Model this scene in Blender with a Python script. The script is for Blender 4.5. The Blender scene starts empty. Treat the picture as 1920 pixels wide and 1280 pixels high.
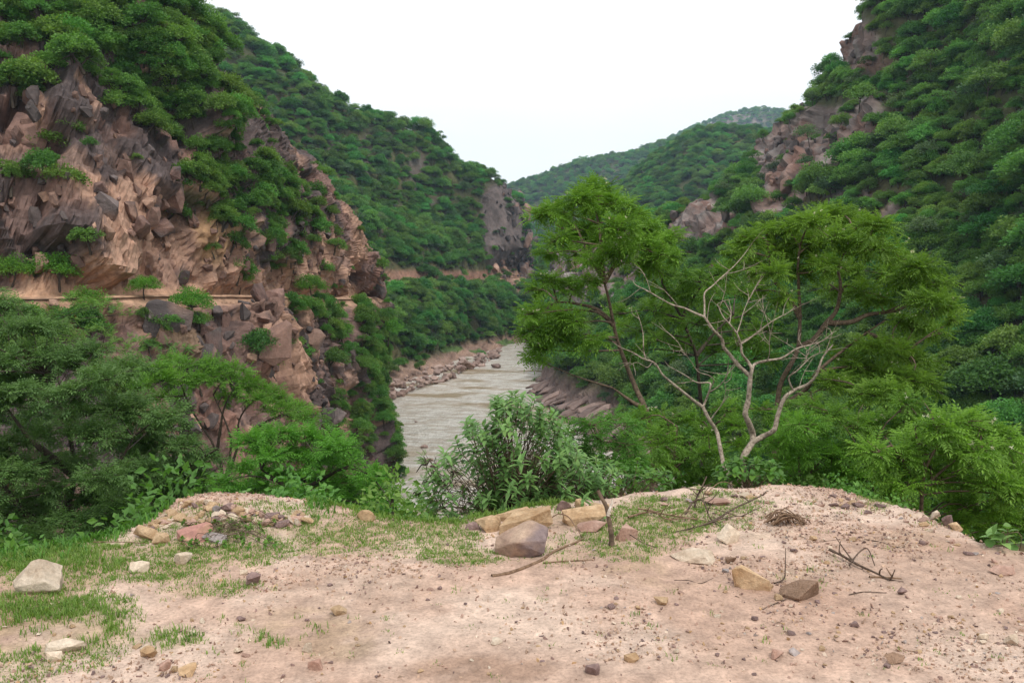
import bpy, bmesh, math, random
import numpy as np
from mathutils import Vector, Matrix

random.seed(7)
RNG = np.random.default_rng(7)
SC = bpy.context.scene
COL = SC.collection

# ------------------------------------------------------------------ camera
CAM = np.array([0.0, 0.0, 1.6])
F = 1600.0                       # focal length in pixels of a 1920 wide frame
PITCH = math.atan(130.0 / F)
cam_data = bpy.data.cameras.new("camera")
cam_data.lens = 36.0 * F / 1920.0
cam_data.sensor_width = 36.0
cam_data.clip_start = 0.1
cam_data.clip_end = 20000.0
cam = bpy.data.objects.new("camera", cam_data)
cam.location = CAM
cam.rotation_euler = (math.pi / 2 - PITCH, 0, 0)
COL.objects.link(cam)
SC.camera = cam

# ------------------------------------------------------------------ sky, sun, exposure
SUN_EL, SUN_AZ = math.radians(58), math.radians(150)      # azimuth from +Y, clockwise
world = bpy.data.worlds.new("World")
SC.world = world
world.use_nodes = True
wn, wl = world.node_tree.nodes, world.node_tree.links
wn.clear()
w_out = wn.new("ShaderNodeOutputWorld")
w_bg = wn.new("ShaderNodeBackground")
w_bg.inputs["Strength"].default_value = 0.1
w_sky = wn.new("ShaderNodeTexSky")
w_sky.sky_type = 'NISHITA'
w_sky.sun_disc = False
w_sky.sun_elevation = SUN_EL
w_sky.sun_rotation = SUN_AZ
w_tc = wn.new("ShaderNodeTexCoord")
w_map = wn.new("ShaderNodeMapping")
w_map.inputs["Scale"].default_value = (1.6, 1.6, 5.0)
w_noise = wn.new("ShaderNodeTexNoise")
w_noise.inputs["Scale"].default_value = 1.6
w_noise.inputs["Detail"].default_value = 5.0
w_ramp = wn.new("ShaderNodeValToRGB")
w_ramp.color_ramp.elements[0].position = 0.30
w_ramp.color_ramp.elements[0].color = (0.86, 0.86, 0.86, 1)
w_ramp.color_ramp.elements[1].position = 0.62
w_ramp.color_ramp.elements[1].color = (0.99, 0.99, 0.99, 1)
w_mix = wn.new("ShaderNodeMixRGB")
w_mix.inputs["Color2"].default_value = (8.6, 8.7, 8.8, 1)    # the cloud layer
wl.new(w_tc.outputs["Generated"], w_map.inputs["Vector"])
wl.new(w_map.outputs["Vector"], w_noise.inputs["Vector"])
wl.new(w_noise.outputs["Fac"], w_ramp.inputs["Fac"])
wl.new(w_ramp.outputs["Color"], w_mix.inputs["Fac"])
wl.new(w_sky.outputs["Color"], w_mix.inputs["Color1"])
wl.new(w_mix.outputs["Color"], w_bg.inputs["Color"])
wl.new(w_bg.outputs["Background"], w_out.inputs["Surface"])

sun_data = bpy.data.lights.new("sun", 'SUN')
sun_data.energy = 1.5
sun_data.angle = math.radians(12)
sun_data.color = (1.0, 0.95, 0.88)
sun = bpy.data.objects.new("sun", sun_data)
sd = Vector((math.sin(SUN_AZ) * math.cos(SUN_EL), math.cos(SUN_AZ) * math.cos(SUN_EL), math.sin(SUN_EL)))
sun.rotation_euler = sd.to_track_quat('Z', 'Y').to_euler()
sun.location = sd * 60
COL.objects.link(sun)

SC.view_settings.view_transform = 'Standard'
SC.view_settings.look = 'None'
SC.view_settings.gamma = 1.0
SC.view_settings.use_curve_mapping = False
SC.view_settings.exposure = 0.6
SC.render.engine = 'CYCLES'
SC.cycles.use_denoising = True
SC.cycles.sample_clamp_indirect = 3.0
SC.cycles.sampling_pattern = 'BLUE_NOISE'
SC.cycles.filter_width = 1.5
SC.cycles.max_bounces = 5
SC.cycles.diffuse_bounces = 3
SC.cycles.glossy_bounces = 2
SC.cycles.transmission_bounces = 3
SC.cycles.transparent_max_bounces = 4
SC.cycles.volume_bounces = 0
SC.cycles.caustics_reflective = False
SC.cycles.caustics_refractive = False

# ------------------------------------------------------------------ projection helpers
CP, SP = math.cos(PITCH), math.sin(PITCH)

def ray(px, py):
    x, y = (np.asarray(px, float) - 960.0) / F, (640.0 - np.asarray(py, float)) / F
    d = np.stack(np.broadcast_arrays(x, CP + y * SP, -SP + y * CP), -1)
    return d / d[..., 1:2]

def at(px, py, Y):
    """world point seen at pixel (px, py) of the photograph, Y metres ahead"""
    return CAM + ray(px, py) * np.asarray(Y, float)[..., None] if np.ndim(Y) else CAM + ray(px, py) * Y

def pix(p):
    """pixel of a world point, and its depth"""
    q = np.asarray(p, float) - CAM
    f = q[..., 1] * CP - q[..., 2] * SP
    u = q[..., 1] * SP + q[..., 2] * CP
    f = np.where(np.abs(f) < 1e-6, 1e-6, f)
    return 960 + F * q[..., 0] / f, 640 - F * u / f, f

def at_z(px, py, z):
    d = ray(px, py)
    return CAM + d * (z - CAM[2]) / d[2]

# ------------------------------------------------------------------ noise
def hsh(ix, iy, iz, seed):
    h = (ix.astype(np.int64) * 374761393 + iy.astype(np.int64) * 668265263 + iz.astype(np.int64) * 2147483647 + seed * 974634777) & 0xFFFFFFFF
    h = ((h ^ (h >> 13)) * 1274126177) & 0xFFFFFFFF
    h = ((h ^ (h >> 16)) * 2246822519) & 0xFFFFFFFF
    return ((h ^ (h >> 15)) & 0xFFFFFF) / float(0x1000000)

def vnoise(p, seed=0):
    p = np.asarray(p, float)
    i = np.floor(p).astype(np.int64)
    f = p - i
    f = f * f * (3 - 2 * f)
    r = 0
    for dx in (0, 1):
        wx = f[..., 0] if dx else 1 - f[..., 0]
        for dy in (0, 1):
            wy = f[..., 1] if dy else 1 - f[..., 1]
            for dz in (0, 1):
                wz = f[..., 2] if dz else 1 - f[..., 2]
                r = r + wx * wy * wz * hsh(i[..., 0] + dx, i[..., 1] + dy, i[..., 2] + dz, seed)
    return r

def fbm(p, octaves=4, seed=0, gain=0.5):
    p = np.asarray(p, float)
    s, a, t = 0, 1.0, 0
    for o in range(octaves):
        s = s + a * vnoise(p * (2.03 ** o) + 17.3 * o, seed + o)
        t += a
        a *= gain
    return s / t

def worley(p, seed=0):
    """nearest jittered cell: F1, F2, vector from the cell's point, four random numbers of the cell"""
    p = np.asarray(p, float)
    i = np.floor(p).astype(np.int64)
    f1 = np.full(p.shape[:-1], 9.0); f2 = f1.copy()
    vec = np.zeros(p.shape); cid = np.zeros(p.shape, np.int64)
    for dx in (-1, 0, 1):
        for dy in (-1, 0, 1):
            for dz in (-1, 0, 1):
                c = i + np.array([dx, dy, dz])
                a, b, e = c[..., 0], c[..., 1], c[..., 2]
                q = np.stack([a + hsh(a, b, e, seed), b + hsh(a, b, e, seed + 1), e + hsh(a, b, e, seed + 2)], -1)
                v = p - q
                d = np.sqrt((v * v).sum(-1))
                near = d < f1
                f2 = np.where(near, f1, np.minimum(f2, d))
                f1 = np.where(near, d, f1)
                vec = np.where(near[..., None], v, vec)
                cid = np.where(near[..., None], c, cid)
    rnd = np.stack([hsh(cid[..., 0], cid[..., 1], cid[..., 2], seed + 10 + k) for k in range(4)], -1)
    return f1, f2, vec, rnd

def smooth(a, b, x):
    t = np.clip((np.asarray(x, float) - a) / (b - a), 0, 1)
    return t * t * (3 - 2 * t)

# ------------------------------------------------------------------ mesh helpers
def fast_mesh(name, verts, faces, mats, shade=False, attrs=None, mat_index=None):
    """faces: an (n,3) or (n,4) array, or a list of such arrays"""
    me = bpy.data.meshes.new(name)
    verts = np.asarray(verts, np.float32)
    fl = faces if isinstance(faces, list) else [faces]
    fl = [np.asarray(f, np.int32) for f in fl if len(f)]
    me.vertices.add(len(verts))
    me.vertices.foreach_set("co", verts.ravel())
    nl = sum(f.size for f in fl); nf = sum(len(f) for f in fl)
    me.loops.add(nl)
    me.polygons.add(nf)
    me.loops.foreach_set("vertex_index", np.concatenate([f.ravel() for f in fl]))
    tot = np.concatenate([np.full(len(f), f.shape[1], np.int32) for f in fl])
    start = np.concatenate([[0], np.cumsum(tot)[:-1]]).astype(np.int32)
    me.polygons.foreach_set("loop_start", start)
    me.polygons.foreach_set("loop_total", tot)
    me.polygons.foreach_set("use_smooth", np.full(nf, bool(shade)))
    for m in (mats if isinstance(mats, (list, tuple)) else [mats]):
        me.materials.append(m)
    if mat_index is not None:
        me.polygons.foreach_set("material_index", np.asarray(mat_index, np.int32))
    for k, v in (attrs or {}).items():
        v = np.asarray(v, np.float32)
        if v.ndim == 1:
            a = me.attributes.new(k, 'FLOAT', 'POINT'); a.data.foreach_set("value", v)
        else:
            if v.shape[1] == 3:
                v = np.concatenate([v, np.ones((len(v), 1), np.float32)], 1)
            a = me.attributes.new(k, 'FLOAT_COLOR', 'POINT'); a.data.foreach_set("color", v.ravel())
    me.update(calc_edges=True)
    return me

def obj(name, me, parent=None, loc=None, rot=None, scale=None):
    o = bpy.data.objects.new(name, me)
    COL.objects.link(o)
    if parent is not None:
        o.parent = parent
    if loc is not None:
        o.location = [float(v) for v in loc]
    if rot is not None:
        o.rotation_euler = rot
    if scale is not None:
        o.scale = scale if np.ndim(scale) else (scale,) * 3
    return o

def tag(o, label, cat, group=None):
    o["label"] = label; o["category"] = cat
    if group:
        o["group"] = group
    return o

def struct(o):
    o["kind"] = "structure"
    return o

def stuff(o, label=None, cat=None):
    o["kind"] = "stuff"
    if label:
        o["label"] = label
    if cat:
        o["category"] = cat
    return o

def thing(name, label, cat, loc=(0, 0, 0), group=None):
    return tag(obj(name, None, loc=loc), label, cat, group)

def catmull(P, n, axis, tens=0.7, near=False):
    """resample control points along an axis, evenly by mean arc length; between straight and Catmull-Rom"""
    P = np.moveaxis(np.asarray(P, float), axis, 0)
    m = len(P)
    seg = np.linalg.norm(np.diff(P[..., :3], axis=0), axis=-1)
    if near:                      # finer where it is near the viewer
        dist = np.linalg.norm((P[1:, ..., :3] + P[:-1, ..., :3]) / 2 - CAM, axis=-1)
        seg = seg / dist
    seg = seg.reshape(m - 1, -1).mean(1) if seg.ndim > 1 else seg
    cum = np.concatenate([[0], np.cumsum(seg)])
    t = np.interp(np.linspace(0, cum[-1], n), cum, np.arange(m))
    i = np.clip(np.floor(t).astype(int), 0, m - 2)
    f = (t - i).reshape((-1,) + (1,) * (P.ndim - 1))
    p0, p1, p2, p3 = P[np.maximum(i - 1, 0)], P[i], P[i + 1], P[np.minimum(i + 2, m - 1)]
    cr = 0.5 * ((2 * p1) + (-p0 + p2) * f + (2 * p0 - 5 * p1 + 4 * p2 - p3) * f ** 2 + (-p0 + 3 * p1 - 3 * p2 + p3) * f ** 3)
    li = p1 + (p2 - p1) * f
    return np.moveaxis(li + (cr - li) * tens, 0, axis)

def grid_faces(R, C):
    a = np.arange(R * C).reshape(R, C)
    return np.stack([a[:-1, :-1], a[:-1, 1:], a[1:, 1:], a[1:, :-1]], -1).reshape(-1, 4)

def grid_normals(G):
    du = np.gradient(G, axis=1); dv = np.gradient(G, axis=0)
    n = np.cross(du, dv)
    return n / np.maximum(np.linalg.norm(n, axis=-1, keepdims=True), 1e-9)

def tube(points, radii, sides=7):
    """a tapered tube along a polyline: verts, quads"""
    P = np.asarray(points, float); r = np.asarray(radii, float)
    n = len(P)
    T = np.gradient(P, axis=0)
    T /= np.maximum(np.linalg.norm(T, axis=1, keepdims=True), 1e-9)
    ref = np.array([0.31, 0.93, 0.17])
    A = np.cross(T, ref); A /= np.maximum(np.linalg.norm(A, axis=1, keepdims=True), 1e-9)
    B = np.cross(T, A)
    ang = np.arange(sides) / sides * 2 * np.pi
    V = P[:, None] + r[:, None, None] * (np.cos(ang)[None, :, None] * A[:, None] + np.sin(ang)[None, :, None] * B[:, None])
    idx = np.arange(n * sides).reshape(n, sides)
    q = np.stack([idx[:-1], np.roll(idx, -1, 1)[:-1], np.roll(idx, -1, 1)[1:], idx[1:]], -1).reshape(-1, 4)
    V = V.reshape(-1, 3)
    caps = [[idx[0, 0], idx[0, k + 1], idx[0, k], idx[0, k]] for k in range(0)]
    return V, q

class Geo:
    """collects pieces of ONE part"""
    def __init__(self):
        self.v, self.f3, self.f4, self.a, self.n = [], [], [], [], 0
    def add(self, V, Fc, tone=None):
        V = np.asarray(V, float); Fc = np.asarray(Fc, int)
        (self.f3 if Fc.shape[1] == 3 else self.f4).append(Fc + self.n)
        self.v.append(V); self.n += len(V)
        if tone is None:
            tone = 0.5
        self.a.append(np.broadcast_to(np.asarray(tone, float), (len(V),)) if np.ndim(tone) < 2 else tone)
    def tube(self, pts, radii, sides=7, tone=None):
        self.add(*tube(pts, radii, sides), tone=tone)
    def mesh(self, name, mat, shade=False):
        fl = []
        if self.f4: fl.append(np.concatenate(self.f4))
        if self.f3: fl.append(np.concatenate(self.f3))
        return fast_mesh(name, np.concatenate(self.v), fl, mat, shade, {"tone": np.concatenate(self.a)})

def rand_rot(n, rng, up=None):
    """n random rotation matrices"""
    q = rng.normal(size=(n, 4)); q /= np.linalg.norm(q, axis=1, keepdims=True)
    w, x, y, z = q.T
    return np.stack([1 - 2 * (y * y + z * z), 2 * (x * y - z * w), 2 * (x * z + y * w), 2 * (x * y + z * w), 1 - 2 * (x * x + z * z), 2 * (y * z - x * w),
                     2 * (x * z - y * w), 2 * (y * z + x * w), 1 - 2 * (x * x + y * y)], -1).reshape(n, 3, 3)

def frame_from(d, roll_up=(0, 0, 1)):
    """matrices whose x column is d, z column as close to up as can be"""
    d = d / np.maximum(np.linalg.norm(d, axis=1, keepdims=True), 1e-9)
    up = np.broadcast_to(np.asarray(roll_up, float), d.shape)
    y = np.cross(up, d); y /= np.maximum(np.linalg.norm(y, axis=1, keepdims=True), 1e-9)
    z = np.cross(d, y)
    return np.stack([d, y, z], -1)

def scatter(tv, tf, pos, M, scale):
    """copies of a template mesh as one vertex and one face array"""
    n = len(pos)
    V = np.einsum('nij,kj->nki', M, tv) * np.asarray(scale).reshape(n, 1, -1) + np.asarray(pos)[:, None]
    Fc = tf[None] + (np.arange(n) * len(tv))[:, None, None]
    return V.reshape(-1, 3), Fc.reshape(-1, tf.shape[1])

# ------------------------------------------------------------------ materials
def new_mat(name):
    m = bpy.data.materials.new(name); m.use_nodes = True
    nt = m.node_tree; nt.nodes.clear()
    return m, nt.nodes, nt.links

def N(nodes, kind, **kw):
    n = nodes.new(kind)
    for k, v in kw.items():
        if k in n.inputs:
            n.inputs[k].default_value = v
        else:
            setattr(n, k, v)
    return n

def mixc(nodes, links, fac, a, b, mode='MIX'):
    n = nodes.new("ShaderNodeMixRGB"); n.blend_type = mode
    for sock, v in (("Fac", fac), ("Color1", a), ("Color2", b)):
        if hasattr(v, "is_output"):
            links.new(v, n.inputs[sock])
        elif sock == "Fac":
            n.inputs[sock].default_value = v
        else:
            n.inputs[sock].default_value = tuple(v) + (1,) if len(v) == 3 else v
    return n.outputs["Color"]

def ramp(nodes, links, fac, stops):
    r = nodes.new("ShaderNodeValToRGB")
    e = r.color_ramp.elements
    while len(e) < len(stops):
        e.new(0.5)
    for k, (p, c) in enumerate(stops):
        e[k].position = p
        e[k].color = (c, c, c, 1) if np.ndim(c) == 0 else tuple(c) + (1,)
    links.new(fac, r.inputs["Fac"])
    return r.outputs["Color"]

def noise(nodes, links, vec, scale, detail=4, rough=0.55, out="Fac"):
    n = N(nodes, "ShaderNodeTexNoise", Scale=scale, Detail=detail, Roughness=rough)
    if vec is not None:
        links.new(vec, n.inputs["Vector"])
    return n.outputs[out]

def leaf_mat(name, dark, light, trans=0.35, rnd=0.25, rough=0.5):
    """leaf tissue: colour varies from leaf to leaf (tone) and plant to plant; some light passes through"""
    m, nd, lk = new_mat(name)
    at_ = N(nd, "ShaderNodeAttribute", attribute_name="tone")
    oi = nd.new("ShaderNodeObjectInfo")
    c = mixc(nd, lk, at_.outputs["Fac"], dark, light)
    hsv = nd.new("ShaderNodeHueSaturation")
    mr = N(nd, "ShaderNodeMapRange"); mr.inputs["To Min"].default_value = 1 - rnd; mr.inputs["To Max"].default_value = 1 + rnd
    lk.new(oi.outputs["Random"], mr.inputs["Value"]); lk.new(mr.outputs["Result"], hsv.inputs["Value"])
    mh = N(nd, "ShaderNodeMapRange"); mh.inputs["To Min"].default_value = 0.5 + 0.025 * rnd / 0.25; mh.inputs["To Max"].default_value = 0.5 - 0.018 * rnd / 0.25
    ml = N(nd, "ShaderNodeMath", operation='FRACT'); mm = N(nd, "ShaderNodeMath", operation='MULTIPLY'); mm.inputs[1].default_value = 7.31
    lk.new(oi.outputs["Random"], mm.inputs[0]); lk.new(mm.outputs[0], ml.inputs[0]); lk.new(ml.outputs[0], mh.inputs["Value"]); lk.new(mh.outputs["Result"], hsv.inputs["Hue"])
    lk.new(c, hsv.inputs["Color"])
    p = N(nd, "ShaderNodeBsdfPrincipled", Roughness=rough)
    p.inputs["Specular IOR Level"].default_value = 0.25
    lk.new(hsv.outputs["Color"], p.inputs["Base Color"])
    t = nd.new("ShaderNodeBsdfTranslucent")
    tc = mixc(nd, lk, 1.0, hsv.outputs["Color"], (1.25, 1.35, 0.6), 'MULTIPLY')
    lk.new(tc, t.inputs["Color"])
    mx = N(nd, "ShaderNodeMixShader", Fac=trans)
    o = nd.new("ShaderNodeOutputMaterial")
    lk.new(p.outputs[0], mx.inputs[1]); lk.new(t.outputs[0], mx.inputs[2]); lk.new(mx.outputs[0], o.inputs["Surface"])
    return m

def bark_mat(name, a, b, scale=18):
    m, nd, lk = new_mat(name)
    tc = nd.new("ShaderNodeTexCoord")
    nz = noise(nd, lk, tc.outputs["Object"], scale, 5, 0.65)
    c = mixc(nd, lk, ramp(nd, lk, nz, [(0.35, 0.0), (0.68, 1.0)]), a, b)
    p = N(nd, "ShaderNodeBsdfPrincipled", Roughness=0.85)
    p.inputs["Specular IOR Level"].default_value = 0.2
    lk.new(c, p.inputs["Base Color"])
    bp = N(nd, "ShaderNodeBump", Strength=0.5, Distance=0.02)
    lk.new(nz, bp.inputs["Height"]); lk.new(bp.outputs[0], p.inputs["Normal"])
    o = nd.new("ShaderNodeOutputMaterial"); lk.new(p.outputs[0], o.inputs["Surface"])
    return m

def col_mat(name, scale=6.0, bump=0.3, dist=0.05, rough=0.9, grain=0.35, streak=0.0, coords="Object"):
    """takes the colour attribute of the geometry and adds grain and fine relief"""
    m, nd, lk = new_mat(name)
    a = N(nd, "ShaderNodeAttribute", attribute_name="Col")
    tc = nd.new("ShaderNodeTexCoord")
    n1 = noise(nd, lk, tc.outputs[coords], scale, 8, 0.65)
    n2 = noise(nd, lk, tc.outputs[coords], scale * 0.17, 5, 0.6)
    g = ramp(nd, lk, n1, [(0.28, 1 - grain), (0.5, 1.0), (0.74, 1 + grain * 0.8)])
    c = mixc(nd, lk, 1.0, a.outputs["Color"], g, 'MULTIPLY')
    g2 = ramp(nd, lk, n2, [(0.3, 1 - grain * 0.8), (0.7, 1 + grain * 0.6)])
    c = mixc(nd, lk, 1.0, c, g2, 'MULTIPLY')
    if streak:
        mp = N(nd, "ShaderNodeMapping"); mp.inputs["Scale"].default_value = (1.3, 1.3, 0.10)
        lk.new(tc.outputs[coords], mp.inputs["Vector"])
        n3 = noise(nd, lk, mp.outputs[0], scale * 0.35, 5, 0.6)
        g3 = ramp(nd, lk, n3, [(0.36, 1 - streak), (0.6, 1.0)])
        c = mixc(nd, lk, 1.0, c, g3, 'MULTIPLY')
    p = N(nd, "ShaderNodeBsdfPrincipled", Roughness=rough)
    p.inputs["Specular IOR Level"].default_value = 0.2
    lk.new(c, p.inputs["Base Color"])
    bp = N(nd, "ShaderNodeBump", Strength=bump, Distance=dist)
    lk.new(n1, bp.inputs["Height"]); lk.new(bp.outputs[0], p.inputs["Normal"])
    o = nd.new("ShaderNodeOutputMaterial"); lk.new(p.outputs[0], o.inputs["Surface"])
    return m

def stone_mat(name, a, b, scale=9.0, c3=None, bump=0.5, dist=0.02):
    m, nd, lk = new_mat(name)
    tc = nd.new("ShaderNodeTexCoord")
    oi = nd.new("ShaderNodeObjectInfo")
    add = N(nd, "ShaderNodeVectorMath", operation='ADD')
    lk.new(tc.outputs["Object"], add.inputs[0]); lk.new(oi.outputs["Location"], add.inputs[1])
    n1 = noise(nd, lk, add.outputs[0], scale, 6, 0.65)
    n2 = noise(nd, lk, add.outputs[0], scale * 6, 5, 0.7)
    c = mixc(nd, lk, ramp(nd, lk, n1, [(0.38, 0.0), (0.62, 1.0)]), a, b)
    if c3:
        n4 = noise(nd, lk, add.outputs[0], scale * 0.6, 3, 0.5)
        c = mixc(nd, lk, ramp(nd, lk, n4, [(0.5, 0.0), (0.58, 1.0)]), c, c3)
    c = mixc(nd, lk, 1.0, c, ramp(nd, lk, n2, [(0.3, 0.72), (0.7, 1.18)]), 'MULTIPLY')
    hs = nd.new("ShaderNodeHueSaturation")
    mr = N(nd, "ShaderNodeMapRange"); mr.inputs["To Min"].default_value = 0.8; mr.inputs["To Max"].default_value = 1.2
    lk.new(oi.outputs["Random"], mr.inputs["Value"]); lk.new(mr.outputs[0], hs.inputs["Value"]); lk.new(c, hs.inputs["Color"])
    p = N(nd, "ShaderNodeBsdfPrincipled", Roughness=0.85)
    p.inputs["Specular IOR Level"].default_value = 0.25
    lk.new(hs.outputs[0], p.inputs["Base Color"])
    bp = N(nd, "ShaderNodeBump", Strength=bump, Distance=dist)
    lk.new(n2, bp.inputs["Height"]); lk.new(bp.outputs[0], p.inputs["Normal"])
    o = nd.new("ShaderNodeOutputMaterial"); lk.new(p.outputs[0], o.inputs["Surface"])
    return m

M = {}
M['cliff'] = col_mat('cliff_rock', 1.6, 0.7, 0.25, grain=0.38, streak=0.35)
M['hill'] = col_mat('hill_soil', 0.5, 0.5, 0.5, grain=0.35, streak=0.25)
M['ground'] = col_mat('sand_ground', 60.0, 0.8, 0.012, grain=0.34)
M['pebble'] = col_mat('pebble_stone', 60.0, 0.2, 0.004, grain=0.2)
M['bark_dark'] = bark_mat('dark_bark', (0.035, 0.027, 0.02), (0.10, 0.08, 0.06))
M['bark_brown'] = bark_mat('brown_bark', (0.07, 0.048, 0.034), (0.20, 0.145, 0.10), 22)
M['bark_pale'] = bark_mat('pale_bark', (0.15, 0.115, 0.085), (0.44, 0.37, 0.29), 28)
M['stick'] = bark_mat('dry_stick', (0.11, 0.065, 0.04), (0.30, 0.20, 0.13), 40)
M['stick_dark'] = bark_mat('dark_stick', (0.05, 0.035, 0.026), (0.16, 0.11, 0.08), 40)
M['wood_fresh'] = bark_mat('torn_pale_wood', (0.45, 0.38, 0.30), (0.72, 0.66, 0.58), 40)
M['feather'] = leaf_mat('feathery_leaf', (0.055, 0.135, 0.015), (0.225, 0.41, 0.06), 0.4, 0.12)
M['bright'] = leaf_mat('bright_leaf', (0.06, 0.165, 0.022), (0.17, 0.355, 0.05), 0.4, 0.12)
M['darkleaf'] = leaf_mat('dark_fine_leaf', (0.06, 0.14, 0.038), (0.14, 0.255, 0.072), 0.3, 0.10)
M['shrub'] = leaf_mat('grey_green_leaf', (0.098, 0.2, 0.054), (0.225, 0.375, 0.122), 0.35, 0.10)
M['weed'] = leaf_mat('weed_leaf', (0.060, 0.150, 0.025), (0.130, 0.260, 0.040), 0.35, 0.15)
M['hilltree'] = leaf_mat('hillside_leaf', (0.06, 0.155, 0.038), (0.155, 0.3, 0.07), 0.35, 0.42)
M['clifftree'] = leaf_mat('cliff_shrub_leaf', (0.066, 0.158, 0.03), (0.165, 0.295, 0.062), 0.35, 0.28)
M['grass'] = leaf_mat('grass_blade', (0.090, 0.195, 0.030), (0.250, 0.345, 0.090), 0.4, 0.0)
M['flower'] = leaf_mat('cream_flower', (0.6, 0.55, 0.42), (0.75, 0.72, 0.62), 0.3, 0.0)
M['orange'] = leaf_mat('orange_flower', (0.28, 0.10, 0.02), (0.42, 0.17, 0.03), 0.3, 0.0)
M['st_tan'] = stone_mat('tan_stone', (0.34, 0.215, 0.115), (0.52, 0.37, 0.23))
M['st_pale'] = stone_mat('pale_stone', (0.48, 0.37, 0.27), (0.66, 0.55, 0.43))
M['st_pink'] = stone_mat('pink_stone', (0.34, 0.20, 0.15), (0.50, 0.34, 0.27))
M['st_purple'] = stone_mat('purple_brown_stone', (0.15, 0.095, 0.085), (0.29, 0.20, 0.18))
M['st_boulder'] = stone_mat('two_tone_stone', (0.30, 0.20, 0.15), (0.42, 0.30, 0.22), 5.0, (0.22, 0.165, 0.16))
M['st_orange'] = stone_mat('orange_red_stone', (0.36, 0.21, 0.13), (0.42, 0.26, 0.18), 7.0, (0.33, 0.17, 0.14))
M['st_grey'] = stone_mat('grey_stone', (0.26, 0.22, 0.21), (0.40, 0.35, 0.33))
M['st_clod'] = stone_mat('earth_clod', (0.27, 0.165, 0.105), (0.40, 0.26, 0.18), 14, bump=1.0)
M['st_river'] = stone_mat('river_boulder', (0.20, 0.135, 0.115), (0.36, 0.26, 0.22), 0.35, bump=0.8, dist=0.3)

# ================================================================== TERRAIN
def ell(px, py, spots):
    """soft union of ellipses (x, y, rx, ry, strength)"""
    m = np.zeros(np.shape(px))
    for x, y, rx, ry, s in spots:
        d = ((px - x) / rx) ** 2 + ((py - y) / ry) ** 2
        m = np.maximum(m, s * (1 - smooth(0.45, 1.25, d)))
    return m

def blur(d, k):
    for _ in range(k):
        p = np.pad(d, 1, mode='edge')
        d = 0.25 * d + 0.125 * (p[:-2, 1:-1] + p[2:, 1:-1] + p[1:-1, :-2] + p[1:-1, 2:]) + 0.0625 * (p[:-2, :-2] + p[2:, 2:] + p[:-2, 2:] + p[2:, :-2])
    return d

def blocky(G, nrm, scales, seed, stretch=(1, 1, 1), shear=0.0, soft=(2, 1)):
    """displacement of a rock face: tilted blocks of several sizes with joints between; also the blocks' own random tones"""
    d = np.zeros(G.shape[:2]); tones = []; parts = []
    warp = np.stack([fbm(G / 6.0, 2, seed + 50 + k) - 0.5 for k in range(3)], -1)
    G = G + np.stack([G[..., 2] * 0.1, G[..., 2] * shear, G[..., 2] * 0], -1)
    for k, (s, a, crack) in enumerate(scales):
        q = (G + warp * s * 0.3) / (s * np.asarray(stretch))
        f1, f2, v, r = worley(q, seed + 20 * k)
        tilt = (r[..., 1:4] - 0.5) * 2.2
        e = a * ((r[..., 0] - 0.5) * 1.3 + (v * tilt).sum(-1)) - a * crack * (1 - smooth(0.0, 0.10, f2 - f1))
        d += blur(e, soft[k]) if k < len(soft) else e
        tones.append(r)
    return d, tones

def lerp3(a, b, t):
    return a + (np.asarray(b) - a) * t[..., None]

class Land:
    """a landform: a grid of points with colours, and the look-ups that plant things on it"""
    def __init__(self, G):
        self.G = G
        self.n = grid_normals(G)
        s = np.sign((self.n * (CAM - G)).sum(-1).mean())
        self.n = self.n * s
        self.px, self.py, self.dep = pix(G)
    def displace(self, d):
        self.G = self.G + self.n * d[..., None]
        self.n2 = grid_normals(self.G)
        self.n2 *= np.sign((self.n2 * self.n).sum(-1).mean())
        self.px, self.py, self.dep = pix(self.G)
    def area(self):
        G = self.G
        a = np.linalg.norm(np.cross(G[:-1, 1:] - G[:-1, :-1], G[1:, :-1] - G[:-1, :-1]), axis=-1)
        return a
    def sample(self, n, dens, rng, normals=False):
        """n points, likelier where dens (per grid cell) times area is high"""
        w = (self.area() * dens[:-1, :-1]).ravel()
        c = rng.choice(len(w), n, p=w / w.sum())
        R, C = self.G.shape[:2]
        i, j = c // (C - 1), c % (C - 1)
        u, v = rng.random(n)[:, None], rng.random(n)[:, None]
        G = self.G
        Q = (G[i, j] * (1 - u) + G[i, j + 1] * u) * (1 - v) + (G[i + 1, j] * (1 - u) + G[i + 1, j + 1] * u) * v
        return (Q, self.n2[i, j]) if normals else Q
    def spot(self, px, py):
        """the nearest point of the surface to the camera that shows near a pixel of the photograph"""
        d = np.hypot(self.px - px, self.py - py) + self.dep * 0.02
        k = np.unravel_index(np.argmin(np.where(self.dep > 0, d, 1e9)), d.shape)
        return self.G[k], self.n[k]
    def build(self, name, mat, colour, shade=False):
        R, C = self.G.shape[:2]
        me = fast_mesh(name, self.G.reshape(-1, 3), grid_faces(R, C), mat, shade, {"Col": colour.reshape(-1, 3)})
        self.ob = struct(obj(name, me))
        return self.ob

def ctrl(rows):
    """rows of (px, py, Y) -> control grid in metres"""
    A = np.array(rows, float)
    return at(A[..., 0], A[..., 1], A[..., 2])

ROCK_TAN = np.array([0.44, 0.272, 0.195]); ROCK_RED = np.array([0.265, 0.148, 0.114])
ROCK_DARK = np.array([0.085, 0.070, 0.070]); ROCK_GREY = np.array([0.20, 0.150, 0.138]); SOIL = np.array([0.30, 0.17, 0.11])
GREEN = np.array([0.050, 0.085, 0.028])

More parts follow.
